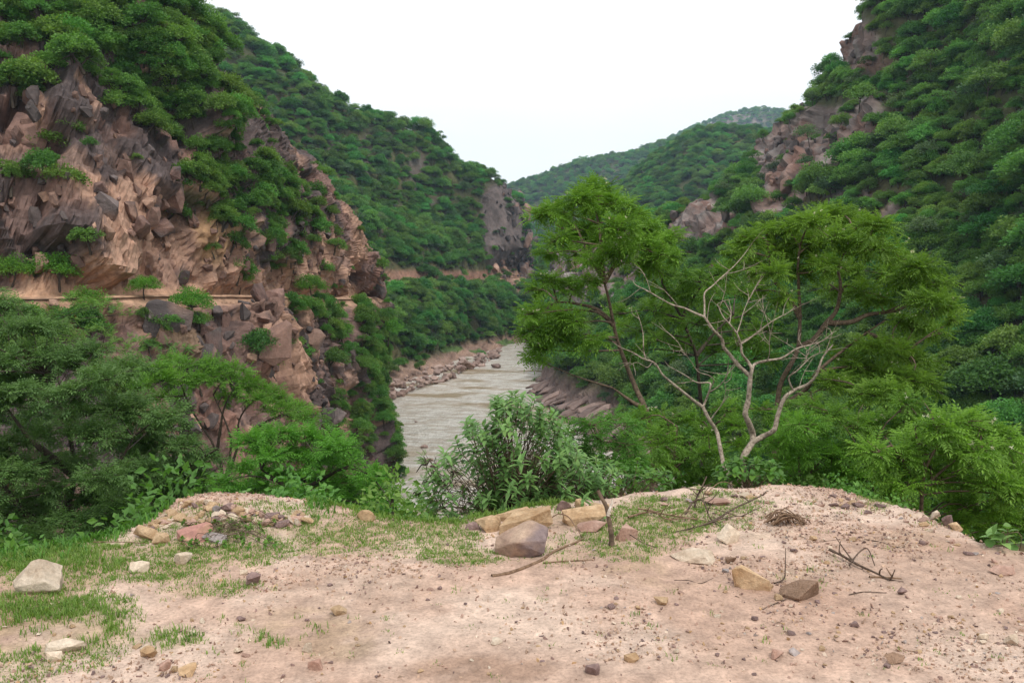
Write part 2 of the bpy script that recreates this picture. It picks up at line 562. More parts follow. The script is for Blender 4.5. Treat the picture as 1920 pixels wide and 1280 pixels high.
# ---- valley floor and river -------------------------------------------------
WATER_Z = -35.0
vf = fast_mesh("valley_ground", [(-1280, -190, -48), (2080, -190, -48), (2080, 3580, -48), (-1280, 3580, -48)], np.array([[0, 1, 2, 3]]), M['hill'],
               attrs={"Col": np.tile([0.10, 0.10, 0.05], (4, 1))})
struct(obj("valley_ground", vf))

def river_material():
    m, nd, lk = new_mat("muddy_water")
    tc = nd.new("ShaderNodeTexCoord")
    mp = N(nd, "ShaderNodeMapping"); mp.inputs["Scale"].default_value = (1.0, 0.45, 1.0); mp.inputs["Rotation"].default_value = (0, 0, -0.15)
    lk.new(tc.outputs["Object"], mp.inputs["Vector"])
    mp3 = N(nd, "ShaderNodeMapping"); mp3.inputs["Scale"].default_value = (0.20, 0.42, 1.0); mp3.inputs["Rotation"].default_value = (0, 0, 0.25)
    lk.new(tc.outputs["Object"], mp3.inputs["Vector"])
    n1 = noise(nd, lk, mp.outputs[0], 0.42, 7, 0.68)
    n2 = noise(nd, lk, mp3.outputs[0], 0.16, 4, 0.55)
    n3 = noise(nd, lk, mp3.outputs[0], 0.8, 8, 0.72)
    calm = ramp(nd, lk, n2, [(0.38, 0.0), (0.50, 1.0)])
    base = mixc(nd, lk, calm, (0.30, 0.23, 0.15), (0.50, 0.445, 0.375))
    foam = ramp(nd, lk, n3, [(0.45, 0.0), (0.58, 1.0)])
    foam2 = mixc(nd, lk, 1.0, foam, calm, 'MULTIPLY')
    c = mixc(nd, lk, foam2, base, (0.70, 0.67, 0.62))
    p = N(nd, "ShaderNodeBsdfPrincipled", Roughness=0.22, IOR=1.33)
    lk.new(c, p.inputs["Base Color"])
    b1 = N(nd, "ShaderNodeBump", Distance=2.0); lk.new(n1, b1.inputs["Height"])
    st = ramp(nd, lk, calm, [(0.0, 0.2), (1.0, 0.9)]); lk.new(st, b1.inputs["Strength"])
    lk.new(b1.outputs[0], p.inputs["Normal"])
    o = nd.new("ShaderNodeOutputMaterial"); lk.new(p.outputs[0], o.inputs["Surface"])
    return m
M['river'] = river_material()
gx, gy = np.meshgrid(np.linspace(-90, 110, 161), np.linspace(40, 560, 241))
wz = WATER_Z + 0.55 * (fbm(np.stack([gx / 5, gy / 9, gx * 0], -1), 4, 3) - 0.5) + 0.25 * (vnoise(np.stack([gx / 1.7, gy / 2.6, gx * 0], -1), 5) - 0.5)
RIV = np.stack([gx, gy, wz], -1)
struct(obj("river", fast_mesh("river", RIV.reshape(-1, 3), grid_faces(241, 161), M['river'], True)))

# ---- the near cliff with the road (left) ------------------------------------
# columns run from the near end to the far nose; rows from the water up
def cliff_cols():
    road = [(-420, 565, 66), (0, 563, 74), (200, 560, 81), (330, 557, 89), (450, 558, 102), (560, 560, 120), (640, 562, 142), (690, 560, 163), (702, 560, 188), (690, 560, 225), (660, 560, 260)]
    low0 = [(-420, 1250, 60), (60, 1080, 66), (330, 1000, 77), (480, 930, 90), (610, 880, 110), (700, 905, 136), (742, 905, 147), (703, 815, 193), (705, 760, 235), (690, 735, 262), (640, 735, 265)]
    low1 = [(-420, 800, 62), (20, 780, 70), (250, 760, 78), (400, 720, 88), (520, 700, 105), (615, 700, 125), (675, 690, 149), (692, 660, 176), (702, 640, 203), (690, 640, 245), (650, 640, 262)]
    sky = [(-420, -500, 100), (60, -330, 112), (215, -170, 116), (345, 0, 124), (430, 150, 132), (545, 285, 146), (628, 385, 162), (682, 478, 172), (693, 500, 192), (680, 505, 228), (650, 510, 262)]
    low0, low1, road, sky = (ctrl(r) for r in (low0, low1, road, sky))
    low0[:, 2] = np.minimum(low0[:, 2], -35.5)
    skirt = low0 + np.array([2.0, -1.0, -6.0])
    width = np.array([-3.2, 3.6, 0.0])
    inner = road + width; inner[-3:] = road[-3:] + np.array([-5, 0, 0])
    def up(t, bulge):
        return inner * (1 - t) + sky * t + np.array([bulge, -bulge * 0.5, bulge * 0.9])
    rows = [skirt, low0, low1, road, inner, up(0.16, 2.0), up(0.42, 2.6), up(0.72, 2.2), sky, sky + np.array([-22, 12, -3.0]), sky + np.array([-60, 30, -30.0])]
    # the last columns are low: no bulge there
    return np.stack(rows, 0), road, inner
cg, cl_road, cl_inner = cliff_cols()
G = catmull(catmull(cg, 640, 1, 0.7, True), 360, 0, 0.55)
cliff = Land(G)
px, py = cliff.px, cliff.py
veg = ell(px, py, [(120, 40, 320, 165, 1.0), (60, 90, 180, 90, 1.35), (250, 110, 160, 90, 1.2), (330, 200, 120, 100, 0.9), (400, 330, 100, 90, 0.8), (500, 370, 90, 60, 0.62), (440, 240, 80, 70, 0.42), (590, 400, 50, 50, 0.42),
                   (40, 330, 60, 40, 0.45), (120, 300, 70, 40, 0.45), (230, 300, 70, 30, 0.35), (420, 420, 50, 50, 0.5), (520, 470, 60, 60, 0.45), (660, 640, 60, 70, 0.75), (610, 585, 60, 26, 0.7), (710, 720, 50, 110, 0.75),
                   (660, 800, 60, 80, 0.5), (350, 600, 40, 50, 0.55), (200, 640, 120, 60, 0.6), (100, 700, 200, 120, 0.6), (740, 860, 50, 60, 0.5)])
veg = np.clip(veg + 0.9 * (fbm(G / 8.0, 3, 77) - 0.52), 0, 1)
d, tones = blocky(G, cliff.n, [(15.0, 2.6, 0.15), (6.5, 1.6, 0.25), (2.8, 0.6, 0.45), (1.15, 0.32, 0.5), (0.55, 0.10, 0.5)], 11, (1.0, 1.0, 1.25), 0.0, (1, 1, 0))
R_, C_ = G.shape[:2]
# the road bench stays clear: fade the relief there
dist_road = np.abs(G[..., 2] - np.interp(G[..., 1], cl_road[:8, 1], cl_road[:8, 2]))
flat = smooth(0.15, 2.2, dist_road)
d = d * flat
cliff.displace(d)
G = cliff.G
tan = ell(px, py, [(270, 440, 130, 110, 1.0), (300, 520, 320, 40, 1.0), (400, 460, 70, 80, 0.8), (20, 230, 60, 70, 0.7), (120, 375, 70, 30, 0.7), (640, 480, 60, 90, 0.7), (560, 520, 160, 50, 0.65), (520, 640, 60, 120, 0.55), (60, 540, 120, 40, 0.9)])
t0, t1, t2 = tones[0], tones[1], tones[2]
w_tan = smooth(0.25, 0.75, tan * 0.95 + (t1[..., 1] - 0.5) * 0.9 + (t2[..., 1] - 0.5) * 0.6)
w_dark = smooth(0.2, 0.7, (t1[..., 2] - 0.5) * 1.1 + (t2[..., 2] - 0.5) * 0.6 + (t0[..., 2] - 0.5) * 0.7 + 0.55 - tan * 0.45)
colr = lerp3(np.broadcast_to(ROCK_RED, G.shape), ROCK_GREY, t2[..., 3] * 0.6)
colr = lerp3(colr, ROCK_DARK, w_dark * 0.85)
colr = lerp3(colr, ROCK_TAN, w_tan)
colr *= (0.85 + 0.3 * t2[..., 2])[..., None]
yel = ell(px, py, [(392, 440, 26, 60, 0.8), (300, 600, 40, 50, 0.5), (330, 660, 60, 30, 0.4)])
colr = lerp3(colr, np.array([0.48, 0.30, 0.13]), yel * 0.6)
fl_up = cliff.n2[..., 2]
gr = np.clip((veg - 0.25) * 1.3, 0, 0.9) * smooth(0.15, 0.6, fl_up + 0.5 * (fbm(G / 2.5, 3, 8) - 0.5))
colr = lerp3(colr, GREEN, gr)
colr = lerp3(colr, np.array([0.50, 0.31, 0.205]), (1 - flat) * (np.abs(px - 300) < 500))
cliff.build("cliff_hill", M['cliff'], colr)
cliff.veg = veg

M['block_dark'] = stone_mat('varnished_cliff_block', (0.085, 0.070, 0.068), (0.19, 0.15, 0.14), 0.6, (0.24, 0.15, 0.115), bump=0.9, dist=0.35)
M['block_tan'] = stone_mat('fresh_cliff_block', (0.29, 0.18, 0.14), (0.41, 0.255, 0.19), 0.6, (0.19, 0.125, 0.105), bump=0.9, dist=0.35)
M['block_red'] = stone_mat('red_cliff_block', (0.17, 0.105, 0.09), (0.30, 0.18, 0.14), 0.6, (0.10, 0.082, 0.078), bump=0.9, dist=0.35)
def rock_mesh(name, seed, dims, mat, n=18, box=0.35, bevel=0.05, rough=0.03, sub=1):
    """an angular stone resting on z = 0: hull of points on a rounded box, edges worn, faces uneven"""
    rng = np.random.default_rng(seed)
    u = rng.normal(size=(n, 3)); u /= np.linalg.norm(u, axis=1, keepdims=True)
    cube = u / np.abs(u).max(1, keepdims=True)
    p = (u * (1 - box) + cube * box) * (0.86 + 0.14 * rng.random((n, 1)))
    bm = bmesh.new()
    for q in p:
        bm.verts.new(q)
    bmesh.ops.convex_hull(bm, input=bm.verts)
    bmesh.ops.delete(bm, geom=[v for v in bm.verts if not v.link_faces], context='VERTS')
    bmesh.ops.dissolve_limit(bm, angle_limit=0.25, verts=bm.verts, edges=bm.edges)
    if bevel:
        bmesh.ops.bevel(bm, geom=list(bm.edges), offset=bevel * 0.6, segments=1, affect='EDGES', clamp_overlap=True)
    bmesh.ops.triangulate(bm, faces=bm.faces)
    if sub:
        bmesh.ops.subdivide_edges(bm, edges=[e for e in bm.edges if e.calc_length() > 0.3], cuts=sub, use_grid_fill=False)
        bmesh.ops.triangulate(bm, faces=bm.faces)
    V = np.array([v.co for v in bm.verts])
    V = V + (np.stack([fbm(V * 2.3, 3, seed + k) for k in range(3)], -1) - 0.5) * rough * 4 + (np.stack([vnoise(V * 7.0, seed + 40 + k) for k in range(3)], -1) - 0.5) * rough * 1.5
    V = V - (V.max(0) + V.min(0)) / 2
    V = V / (V.max(0) - V.min(0)) * np.asarray(dims)
    V[:, 2] -= V[:, 2].min()
    for v, c in zip(bm.verts, V):
        v.co = c
    me = bpy.data.meshes.new(name); bm.to_mesh(me); bm.free()
    me.materials.append(mat)
    return me
BLOCKS = [[rock_mesh("rock_block", 3000 + 10 * k + v, (1.0, 0.8, 1.15), M[m], 18, 0.85, 0.03, 0.03, 2) for v in range(7)] for k, m in enumerate(('block_dark', 'block_tan', 'block_red'))]
TAN_SPOTS = [(270, 440, 120, 100, 1.0), (300, 530, 320, 34, 1.0), (400, 470, 60, 70, 0.7), (20, 230, 50, 60, 0.6), (120, 375, 60, 26, 0.7), (640, 480, 60, 90, 0.6), (560, 530, 160, 36, 0.6), (500, 680, 40, 110, 0.6), (60, 540, 120, 40, 0.8)]
def small_block(seed):
    r = np.random.default_rng(seed); bm = bmesh.new()
    for q in r.normal(size=(13, 3)):
        q = q / np.linalg.norm(q); c_ = q / np.abs(q).max(); bm.verts.new((q * 0.18 + c_ * 0.82) * 0.5 * (0.85 + 0.15 * r.random()))
    bmesh.ops.convex_hull(bm, input=bm.verts)
    bmesh.ops.delete(bm, geom=[v for v in bm.verts if not v.link_faces], context='VERTS')
    bmesh.ops.triangulate(bm, faces=bm.faces); bm.verts.index_update()
    V = np.array([v.co for v in bm.verts]); Fc = np.array([[v.index for v in f.verts] for f in bm.faces]); bm.free()
    return V, Fc
def euler_mats(rx, ry, rz):
    cx, sx, cy, sy, cz, sz = np.cos(rx), np.sin(rx), np.cos(ry), np.sin(ry), np.cos(rz), np.sin(rz)
    return np.stack([cz * cy, cz * sy * sx - sz * cx, cz * sy * cx + sz * sx, sz * cy, sz * sy * sx + cz * cx, sz * sy * cx - cz * sx, -sy, cy * sx, cy * cx], -1).reshape(-1, 3, 3)
def cliff_blocks(L, rock, seed, n_big, n_small, big, small, tan_spots, dip, name, tan_share=0.10, dark_share=0.5):
    """blocks bounded by joints that share one direction: the largest are parts of their own, the small ones one mass"""
    rng = np.random.default_rng(seed)
    P, NN = L.sample(n_big, rock, rng, True); a, b, dp = pix(P)
    t = ell(a, b, tan_spots) if tan_spots else np.zeros(len(P))
    lowdip = dip * smooth(540, 640, b)
    for i, p in enumerate(P):
        q = rng.random()
        k = 1 if q < tan_share + 0.68 * t[i] else (0 if rng.random() < dark_share * (1 - 0.6 * t[i]) else 2)
        s_ = big[0] + (big[1] - big[0]) * rng.random() ** 1.9
        obj("rock_block", BLOCKS[k][int(rng.integers(7))], L.ob, loc=p - NN[i] * 0.40 * s_ - np.array([0, 0, 0.5 * s_]), rot=(rng.normal() * 0.12, lowdip[i] + rng.normal() * 0.18, math.atan2(NN[i][1], NN[i][0]) + math.pi / 2 + rng.normal() * 0.14), scale=(s_ * (0.7 + 0.6 * rng.random()), s_, s_ * (0.7 + 0.9 * rng.random())))
    P, NN = L.sample(n_small, rock, rng, True); a, b, dp = pix(P)
    t = ell(a, b, tan_spots) if tan_spots else np.zeros(len(P))
    lowdip = dip * smooth(540, 640, b)
    gV, gF, gC, off = [], [], [], 0
    kinds = np.where(rng.random(len(P)) < tan_share + 0.68 * t, 1, np.where(rng.random(len(P)) < dark_share * (1 - 0.6 * t), 0, 2))
    pal = np.array([[0.125, 0.100, 0.095], [0.40, 0.25, 0.18], [0.235, 0.145, 0.115]])
    for v in range(6):
        m_ = np.arange(len(P)) % 6 == v; n = m_.sum()
        sz = small[0] + (small[1] - small[0]) * rng.random(n) ** 1.6
        s3 = np.stack([sz * (0.7 + 0.5 * rng.random(n)), sz, sz * (0.8 + 1.0 * rng.random(n))], -1)
        tv, tf = small_block(seed * 10 + v)
        Mx = euler_mats(rng.normal(size=n) * 0.15, lowdip[m_] + rng.normal(size=n) * 0.2, np.arctan2(NN[m_][:, 1], NN[m_][:, 0]) + math.pi / 2 + rng.normal(size=n) * 0.2)
        nn = NN[m_]
        V = np.einsum('nij,nkj->nki', Mx, tv[None] * s3[:, None]) + (P[m_] - nn * (0.32 * sz)[:, None])[:, None]
        Fc = (tf[None] + (np.arange(n) * len(tv))[:, None, None]).reshape(-1, 3) + off
        c = pal[kinds[m_]] * (0.75 + 0.5 * rng.random((n, 1)))
        gV.append(V.reshape(-1, 3)); gF.append(Fc); gC.append(np.repeat(c, len(tv), 0)); off += n * len(tv)
    o = obj("broken_rock", fast_mesh("broken_rock", np.concatenate(gV), gF, M['cliff'], False, {"Col": np.concatenate(gC)}), L.ob)
    o["kind"] = "stuff"
cliff_blocks(cliff, np.clip(0.62 - veg, 0.0, 1) * (cliff.py > 90) * (cliff.py < 860) * (cliff.px > -120) * (cliff.px < 730) * flat * (np.interp(cliff.py, [0, 150, 285, 385, 478], [345, 430, 545, 628, 682]) - cliff.px > 45), 61, 285, 2300, (1.0, 3.2), (0.4, 1.5), TAN_SPOTS, -0.5, "cliff", 0.04, 0.42)
def great_blocks():
    rng = np.random.default_rng(62)
    # the great overhanging blocks above the fresh faces
    for x, y, w, h, k, rz in [(235, 310, 120, 85, 0, 0.5), (120, 335, 60, 55, 0, 0.3), (60, 385, 90, 60, 0, 0.2), (205, 395, 60, 70, 0, 0.4), (405, 440, 50, 130, 0, 0.7), (60, 250, 80, 90, 2, 0.2), (150, 250, 60, 90, 0, 0.5), (480, 640, 50, 150, 2, 0.8), (530, 690, 45, 150, 2, 0.8), (400, 670, 80, 90, 0, 0.3), (330, 600, 90, 80, 0, 0.4), (718, 545, 40, 36, 2, 0.3)]:
        p, n_ = cliff.spot(x, y + h * 0.5)
        w_, h_ = w * p[1] / F, h * p[1] / F
        obj("rock_block", BLOCKS[k][int(rng.integers(7))], cliff.ob, loc=p + np.array([-0.36, 0.42, 0]) * w_, rot=(0.1 + rng.normal() * 0.1, (-0.4 if y > 600 else 0) + rng.normal() * 0.1, rz), scale=(w_, w_ * 0.9, h_ / 1.15))
great_blocks()

def strip(name, outer, inner, lift, colour, n=120):
    A = catmull(np.stack([outer, inner], 0), n, 1, 0.7)
    A = np.stack([A[0] * (1 - t) + A[1] * t for t in np.linspace(-0.06, 1.0, 9)], 0)
    A[..., 2] += lift + 0.12 * (fbm(A / 1.5, 3, 4) - 0.5)
    c = np.broadcast_to(np.asarray(colour), A.shape) * (0.85 + 0.3 * fbm(A / 0.8, 3, 9))[..., None]
    return struct(obj(name, fast_mesh(name, A.reshape(-1, 3), grid_faces(9, n), M['hill'], True, {"Col": c.reshape(-1, 3)})))
strip("cliff_road", cl_road[:9], cl_inner[:9], 0.10, (0.52, 0.33, 0.215))

# ---- the wooded hill with the rock face beyond it (left, far) ----------------
def hill_left():
    bank = [(560, 760, 268), (640, 745, 262), (722, 738, 262), (765, 716, 288), (815, 696, 315), (862, 675, 355), (905, 662, 385), (950, 652, 415), (995, 648, 428), (1025, 646, 436), (1045, 645, 470), (1070, 640, 560)]
    bench = [(555, 700, 290), (635, 700, 285), (728, 690, 288), (772, 672, 312), (825, 656, 345), (870, 645, 385), (915, 640, 412), (955, 636, 440), (1000, 636, 450), (1030, 636, 460), (1046, 636, 490), (1072, 632, 580)]
    road = [(540, 560, 330), (630, 556, 322), (715, 553, 322), (768, 547, 345), (817, 541, 376), (862, 535, 414), (903, 530, 444), (935, 525, 466), (960, 521, 480), (985, 521, 492), (996, 528, 530), (1010, 530, 620)]
    mid = [(330, 330, 400), (480, 340, 395), (600, 345, 392), (680, 400, 402), (748, 418, 425), (800, 420, 452), (850, 420, 478), (905, 425, 484), (944, 425, 488), (980, 445, 498), (988, 460, 560), (990, 470, 650)]
    sky = [(200, 60, 420), (330, 40, 420), (440, 44, 428), (540, 108, 440), (620, 192, 452), (690, 240, 470), (778, 254, 490), (862, 316, 505), (918, 330, 515), (950, 368, 530), (958, 380, 580), (960, 400, 670)]
    bank, bench, road, mid, sky = (ctrl(r) for r in (bank, bench, road, mid, sky))
    inner = road + np.array([-3.0, 6.0, 0])
    cut = inner + np.array([-2.0, 2.5, 6.5])
    cut[0:2, 2] -= 3
    rows = [bank + np.array([3, -4, -5.0]), bank, bench, bench * 0.45 + road * 0.55 + np.array([2, -3, 2.0]), road, inner, cut, cut * 0.5 + mid * 0.5 + np.array([4, -4, 1.0]), mid, mid * 0.45 + sky * 0.55 + np.array([4, -6, 3.0]), sky, sky + np.array([-10, 40, -12]), sky + np.array([-40, 150, -80])]
    rows[-2][-4:] = sky[-4:] + np.array([-25, 10, -8]); rows[-1][-4:] = sky[-4:] + np.array([-80, 40, -60])
    return np.stack(rows, 0), road, inner
hg, hl_road, hl_inner = hill_left()
G = catmull(catmull(hg, 270, 1), 240, 0, 0.6)
hillL = Land(G)
px, py = hillL.px, hillL.py
rock = ell(px, py, [(945, 430, 42, 85, 1.2), (955, 500, 40, 40, 1.2), (975, 470, 22, 90, 1.2), (930, 380, 30, 40, 0.8), (690, 290, 14, 40, 0.7), (780, 330, 20, 45, 0.55), (640, 270, 25, 30, 0.4), (815, 385, 22, 14, 0.5), (880, 300, 16, 12, 0.6)])
face = ell(px, py, [(945, 435, 45, 95, 1.0), (975, 470, 24, 95, 1.0)])
d, tones = blocky(G, hillL.n, [(26.0, 5.0, 0.2), (10.0, 2.2, 0.35), (4.0, 0.8, 0.4)], 41, (1, 1, 1.5))
hr = np.abs(G[..., 2] - np.interp(G[..., 0] + G[..., 1] * 0.0, np.sort(hl_road[:10, 0]), hl_road[np.argsort(hl_road[:10, 0]), 2]))
flat = smooth(0.3, 4.0, hr)
amp = np.clip(0.45 + 0.4 * rock - 0.62 * face, 0.16, 1) * (0.15 + 0.85 * flat)
ridge = (fbm(G / np.array([60.0, 60.0, 90.0]), 3, 5) - 0.5) * 16 * (1 - face) * flat * smooth(5, 20, G[..., 2])
hillL.displace(d * amp + ridge)
G = hillL.G
t1 = tones[1]
colh = lerp3(np.broadcast_to(GREEN * 0.9, G.shape), SOIL * 0.7, 0.5 * fbm(G / 6, 3, 4))
colh = lerp3(colh, np.array([0.125, 0.098, 0.090]) * (0.55 + 0.9 * fbm(G / np.array([2.2, 2.2, 16.0]), 4, 88))[..., None], np.clip(rock * 1.4, 0, 1))
colh = lerp3(colh, np.array([0.45, 0.28, 0.19]), face * (1 - smooth(2.0, 6.5, G[..., 2] + 2 * fbm(G / 5, 2, 3))) * 0.9)
cutc = (1 - smooth(3.4, 5.2, np.abs(G[..., 2] - (hl_road[:, 2].mean() + 3.2)))) * (1 - face) * smooth(640, 760, px)
colh = lerp3(colh, np.array([0.26, 0.145, 0.10]), np.clip(cutc, 0, 1))
bankw = 1 - smooth(-32.5, -29.0, G[..., 2] + 2.0 * (fbm(G / 4, 3, 6) - 0.5))
colh = lerp3(colh, np.array([0.33, 0.22, 0.17]) * (0.75 + 0.5 * t1[..., 2:3]), bankw)
gb = ell(px, py, [(845, 655, 26, 6, 0.9), (890, 658, 12, 6, 0.9), (955, 643, 30, 5, 0.9)])
colh = lerp3(colh, np.array([0.10, 0.18, 0.05]), gb)
hillL.build("wooded_hill", M['hill'], colh)
hillL.rock = np.maximum(rock, np.clip(cutc * 1.0, 0, 1)); hillL.bank = bankw
cliff_blocks(hillL, np.clip(face - 0.3, 0, 1), 64, 60, 260, (3.0, 8.0), (1.5, 4.0), [(950, 510, 40, 12, 1.0)], 0.0, "bluff", 0.0, 0.9)
strip("valley_road", hl_road[1:11], hl_inner[1:11], 0.25, (0.52, 0.33, 0.21), 160)

# ---- the big hill on the other side (right) ----------------------------------
def hill_right():
    r0 = [(2500, 1500, 55), (1950, 1170, 88), (1700, 1060, 105), (1500, 985, 125), (1300, 905, 150), (1160, 834, 182), (1062, 782, 217), (1012, 737, 260), (1020, 692, 325), (1040, 662, 390), (1060, 652, 430), (1080, 640, 520)]
    r1 = [(2500, 1100, 60), (2000, 930, 95), (1800, 850, 110), (1600, 790, 135), (1400, 745, 165), (1250, 700, 200), (1130, 662, 240), (1050, 640, 285), (1030, 620, 350), (1022, 600, 420), (1030, 600, 470), (1060, 600, 560)]
    r2 = [(2500, 750, 68), (2100, 680, 102), (1900, 640, 117), (1700, 600, 150), (1500, 560, 190), (1350, 540, 225), (1220, 530, 265), (1110, 530, 310), (1055, 540, 380), (1030, 540, 450), (1020, 540, 520), (1050, 545, 600)]
    r3 = [(2500, 250, 85), (2200, 330, 115), (1960, 380, 135), (1760, 370, 172), (1570, 360, 210), (1440, 372, 240), (1320, 402, 280), (1200, 440, 325), (1110, 470, 390), (1050, 490, 460), (1035, 495, 540), (1050, 500, 620)]
    r4 = [(2500, -300, 120), (2250, 0, 140), (2000, 130, 155), (1800, 150, 196), (1625, 185, 226), (1512, 268, 250), (1412, 350, 285), (1305, 412, 330), (1190, 455, 395), (1095, 478, 465), (1075, 485, 545), (1062, 495, 640)]
    r5 = [(2500, -900, 170), (2300, -500, 180), (2070, -240, 195), (1830, -130, 225), (1648, 0, 244), (1585, 118, 258), (1510, 235, 290), (1432, 340, 335), (1322, 438, 402), (1205, 470, 470), (1120, 485, 550), (1085, 490, 660)]
    r0, r1, r2, r3, r4, r5 = (ctrl(r) for r in (r0, r1, r2, r3, r4, r5))
    r0[:, 2] = np.minimum(r0[:, 2], -34.6)
    rows = [r0 + np.array([-3, 0, -6]), r0, r0 * 0.8 + r1 * 0.2, r1, r2, r3, r4, r5, r5 + np.array([25, 25, -6]), r5 + np.array([90, 70, -60])]
    return np.stack(rows, 0)
G = catmull(catmull(hill_right(), 320, 1), 260, 0, 0.65)
hillR = Land(G)
px, py = hillR.px, hillR.py
rockR = ell(px, py, [(1600, 90, 60, 55, 1.0), (1660, 135, 30, 25, 0.5), (1690, 150, 25, 30, 0.5), (1500, 310, 85, 75, 1.1), (1570, 260, 85, 60, 1.1), (1470, 380, 55, 55, 1.0), (1630, 225, 42, 50, 1.05), (1340, 430, 60, 50, 0.95), (1300, 450, 50, 40, 0.8),
                     (1130, 500, 100, 75, 0.95), (1080, 540, 60, 60, 0.9), (1580, 380, 20, 25, 0.7), (1640, 400, 20, 30, 0.7), (1690, 430, 26, 36, 0.7), (1400, 540, 80, 35, 0.7), (1870, 560, 25, 20, 0.5), (1790, 720, 60, 35, 0.5), (1300, 610, 60, 40, 0.5), (1390, 690, 60, 30, 0.4)])
d, tones = blocky(G, hillR.n, [(22.0, 5.0, 0.25), (8.5, 2.6, 0.35), (3.4, 0.9, 0.4), (1.4, 0.3, 0.4)], 71, (1, 1, 1.4))
gul = (fbm(G / np.array([38.0, 38.0, 80.0]), 3, 15) - 0.5) * 14 * smooth(-30, 0, G[..., 2])
hillR.displace(d * (0.28 + 0.75 * rockR) * smooth(-36, -30, G[..., 2]) + gul)
G = hillR.G
t1 = tones[1]; t2 = tones[2]
rc = lerp3(np.broadcast_to(np.array([0.19, 0.145, 0.13]), G.shape), np.array([0.20, 0.115, 0.09]), np.clip((t1[..., 1] - 0.35) * 1.6, 0, 1))
rc = lerp3(rc, np.array([0.30, 0.27, 0.25]), np.clip((t2[..., 2] - 0.6) * 2, 0, 1)) * (0.75 + 0.5 * t2[..., 1:2])
colR = lerp3(np.broadcast_to(GREEN * 0.9, G.shape), SOIL * 0.6, 0.55 * fbm(G / 5, 3, 14))
colR = lerp3(colR, rc, np.clip(rockR * 1.5, 0, 1))
bankR = 1 - smooth(-31.0, -26.0, G[..., 2] + 4.0 * (fbm(G / 5, 3, 16) - 0.5) + 9.0 * smooth(1150, 1230, px))
colR = lerp3(colR, np.array([0.19, 0.135, 0.118]) * (0.7 + 0.6 * t2[..., 2:3]), bankR)
hillR.build("steep_hill", M['hill'], colR)
hillR.rock = rockR; hillR.bank = bankR
cliff_blocks(hillR, np.clip(rockR - 0.35, 0, 1) * (hillR.py < 620), 63, 110, 500, (1.6, 5.0), (1.0, 2.6), None, 0.35, "hill", 0.0, 0.72)

# ---- far hills -----------------------------------------------------------------
def far_hill(name, sky, Y, base_py, run, rug, seed, rocky=None):
    s = np.array(sky, float)
    top = at(s[:, 0], s[:, 1], np.full(len(s), Y))
    base = at(s[:, 0], np.full(len(s), base_py), np.full(len(s), Y - run))
    base[:, 2] = np.minimum(base[:, 2], -20)
    rows = [base + np.array([0, -20, -30]), base, base * 0.6 + top * 0.4 + np.array([0, -8, 6.0]), base * 0.25 + top * 0.75 + np.array([0, -6, 8.0]), top, top + np.array([0, run * 0.4, -run * 0.08]), top + np.array([0, run * 1.4, -run * 0.8])]
    G = catmull(catmull(np.stack(rows, 0), 150, 1, 0.9), 110, 0, 0.8)
    L = Land(G)
    L.displace((fbm(G / (run * 0.35), 4, seed) - 0.5) * rug * 0.6)
    L.rock = ell(L.px, L.py, rocky) if rocky else np.zeros(G.shape[:2])
    c = lerp3(np.broadcast_to(GREEN, G.shape), SOIL * 0.8, 0.4 * fbm(G / 14, 3, seed + 3))
    c = lerp3(c, np.array([0.22, 0.17, 0.15]) * (0.6 + 0.8 * fbm(G / 6, 3, seed + 5))[..., None], np.clip(L.rock * 1.4, 0, 1))
    L.build(name, M['hill'], c)
    L.bank = np.zeros(G.shape[:2])
    return L
hillM = far_hill("middle_hill", [(900, 540), (1000, 510), (1090, 440), (1170, 362), (1230, 308), (1290, 264), (1340, 246), (1400, 240), (1470, 250), (1580, 290), (1750, 340)], 760, 560, 190, 30, 21)
hillF = far_hill("distant_hill", [(700, 480), (840, 430), (955, 364), (1010, 342), (1060, 320), (1120, 302), (1180, 290), (1260, 266), (1340, 256), (1500, 290), (1700, 340)], 1500, 560, 420, 46, 25)
hillX = far_hill("farthest_hill", [(1000, 400), (1150, 330), (1240, 280), (1320, 238), (1360, 220), (1410, 211), (1470, 214), (1580, 240), (1750, 300)], 2200, 560, 560, 50, 29, [(1370, 226, 70, 12, 0.9), (1320, 240, 40, 8, 0.8)])

# ---- the ground underfoot and the slope that falls away from it ------------------
EDGE = np.array([(-60, 0.5), (-12, 3.4), (-6, 4.2), (-3.6, 4.6), (-2.84, 4.75), (-2.4, 5.15), (-2.1, 5.75), (-1.4, 5.75), (-0.8, 5.5), (-0.33, 5.4), (0.15, 5.75), (0.83, 6.05), (1.34, 6.2), (1.9, 6.3), (2.35, 6.1), (2.72, 5.65), (2.80, 5.0), (3.1, 4.6), (4.0, 4.3), (9, 3.6), (60, 1.0)])
def edge_y(X):
    return np.interp(X, EDGE[:, 0], EDGE[:, 1])

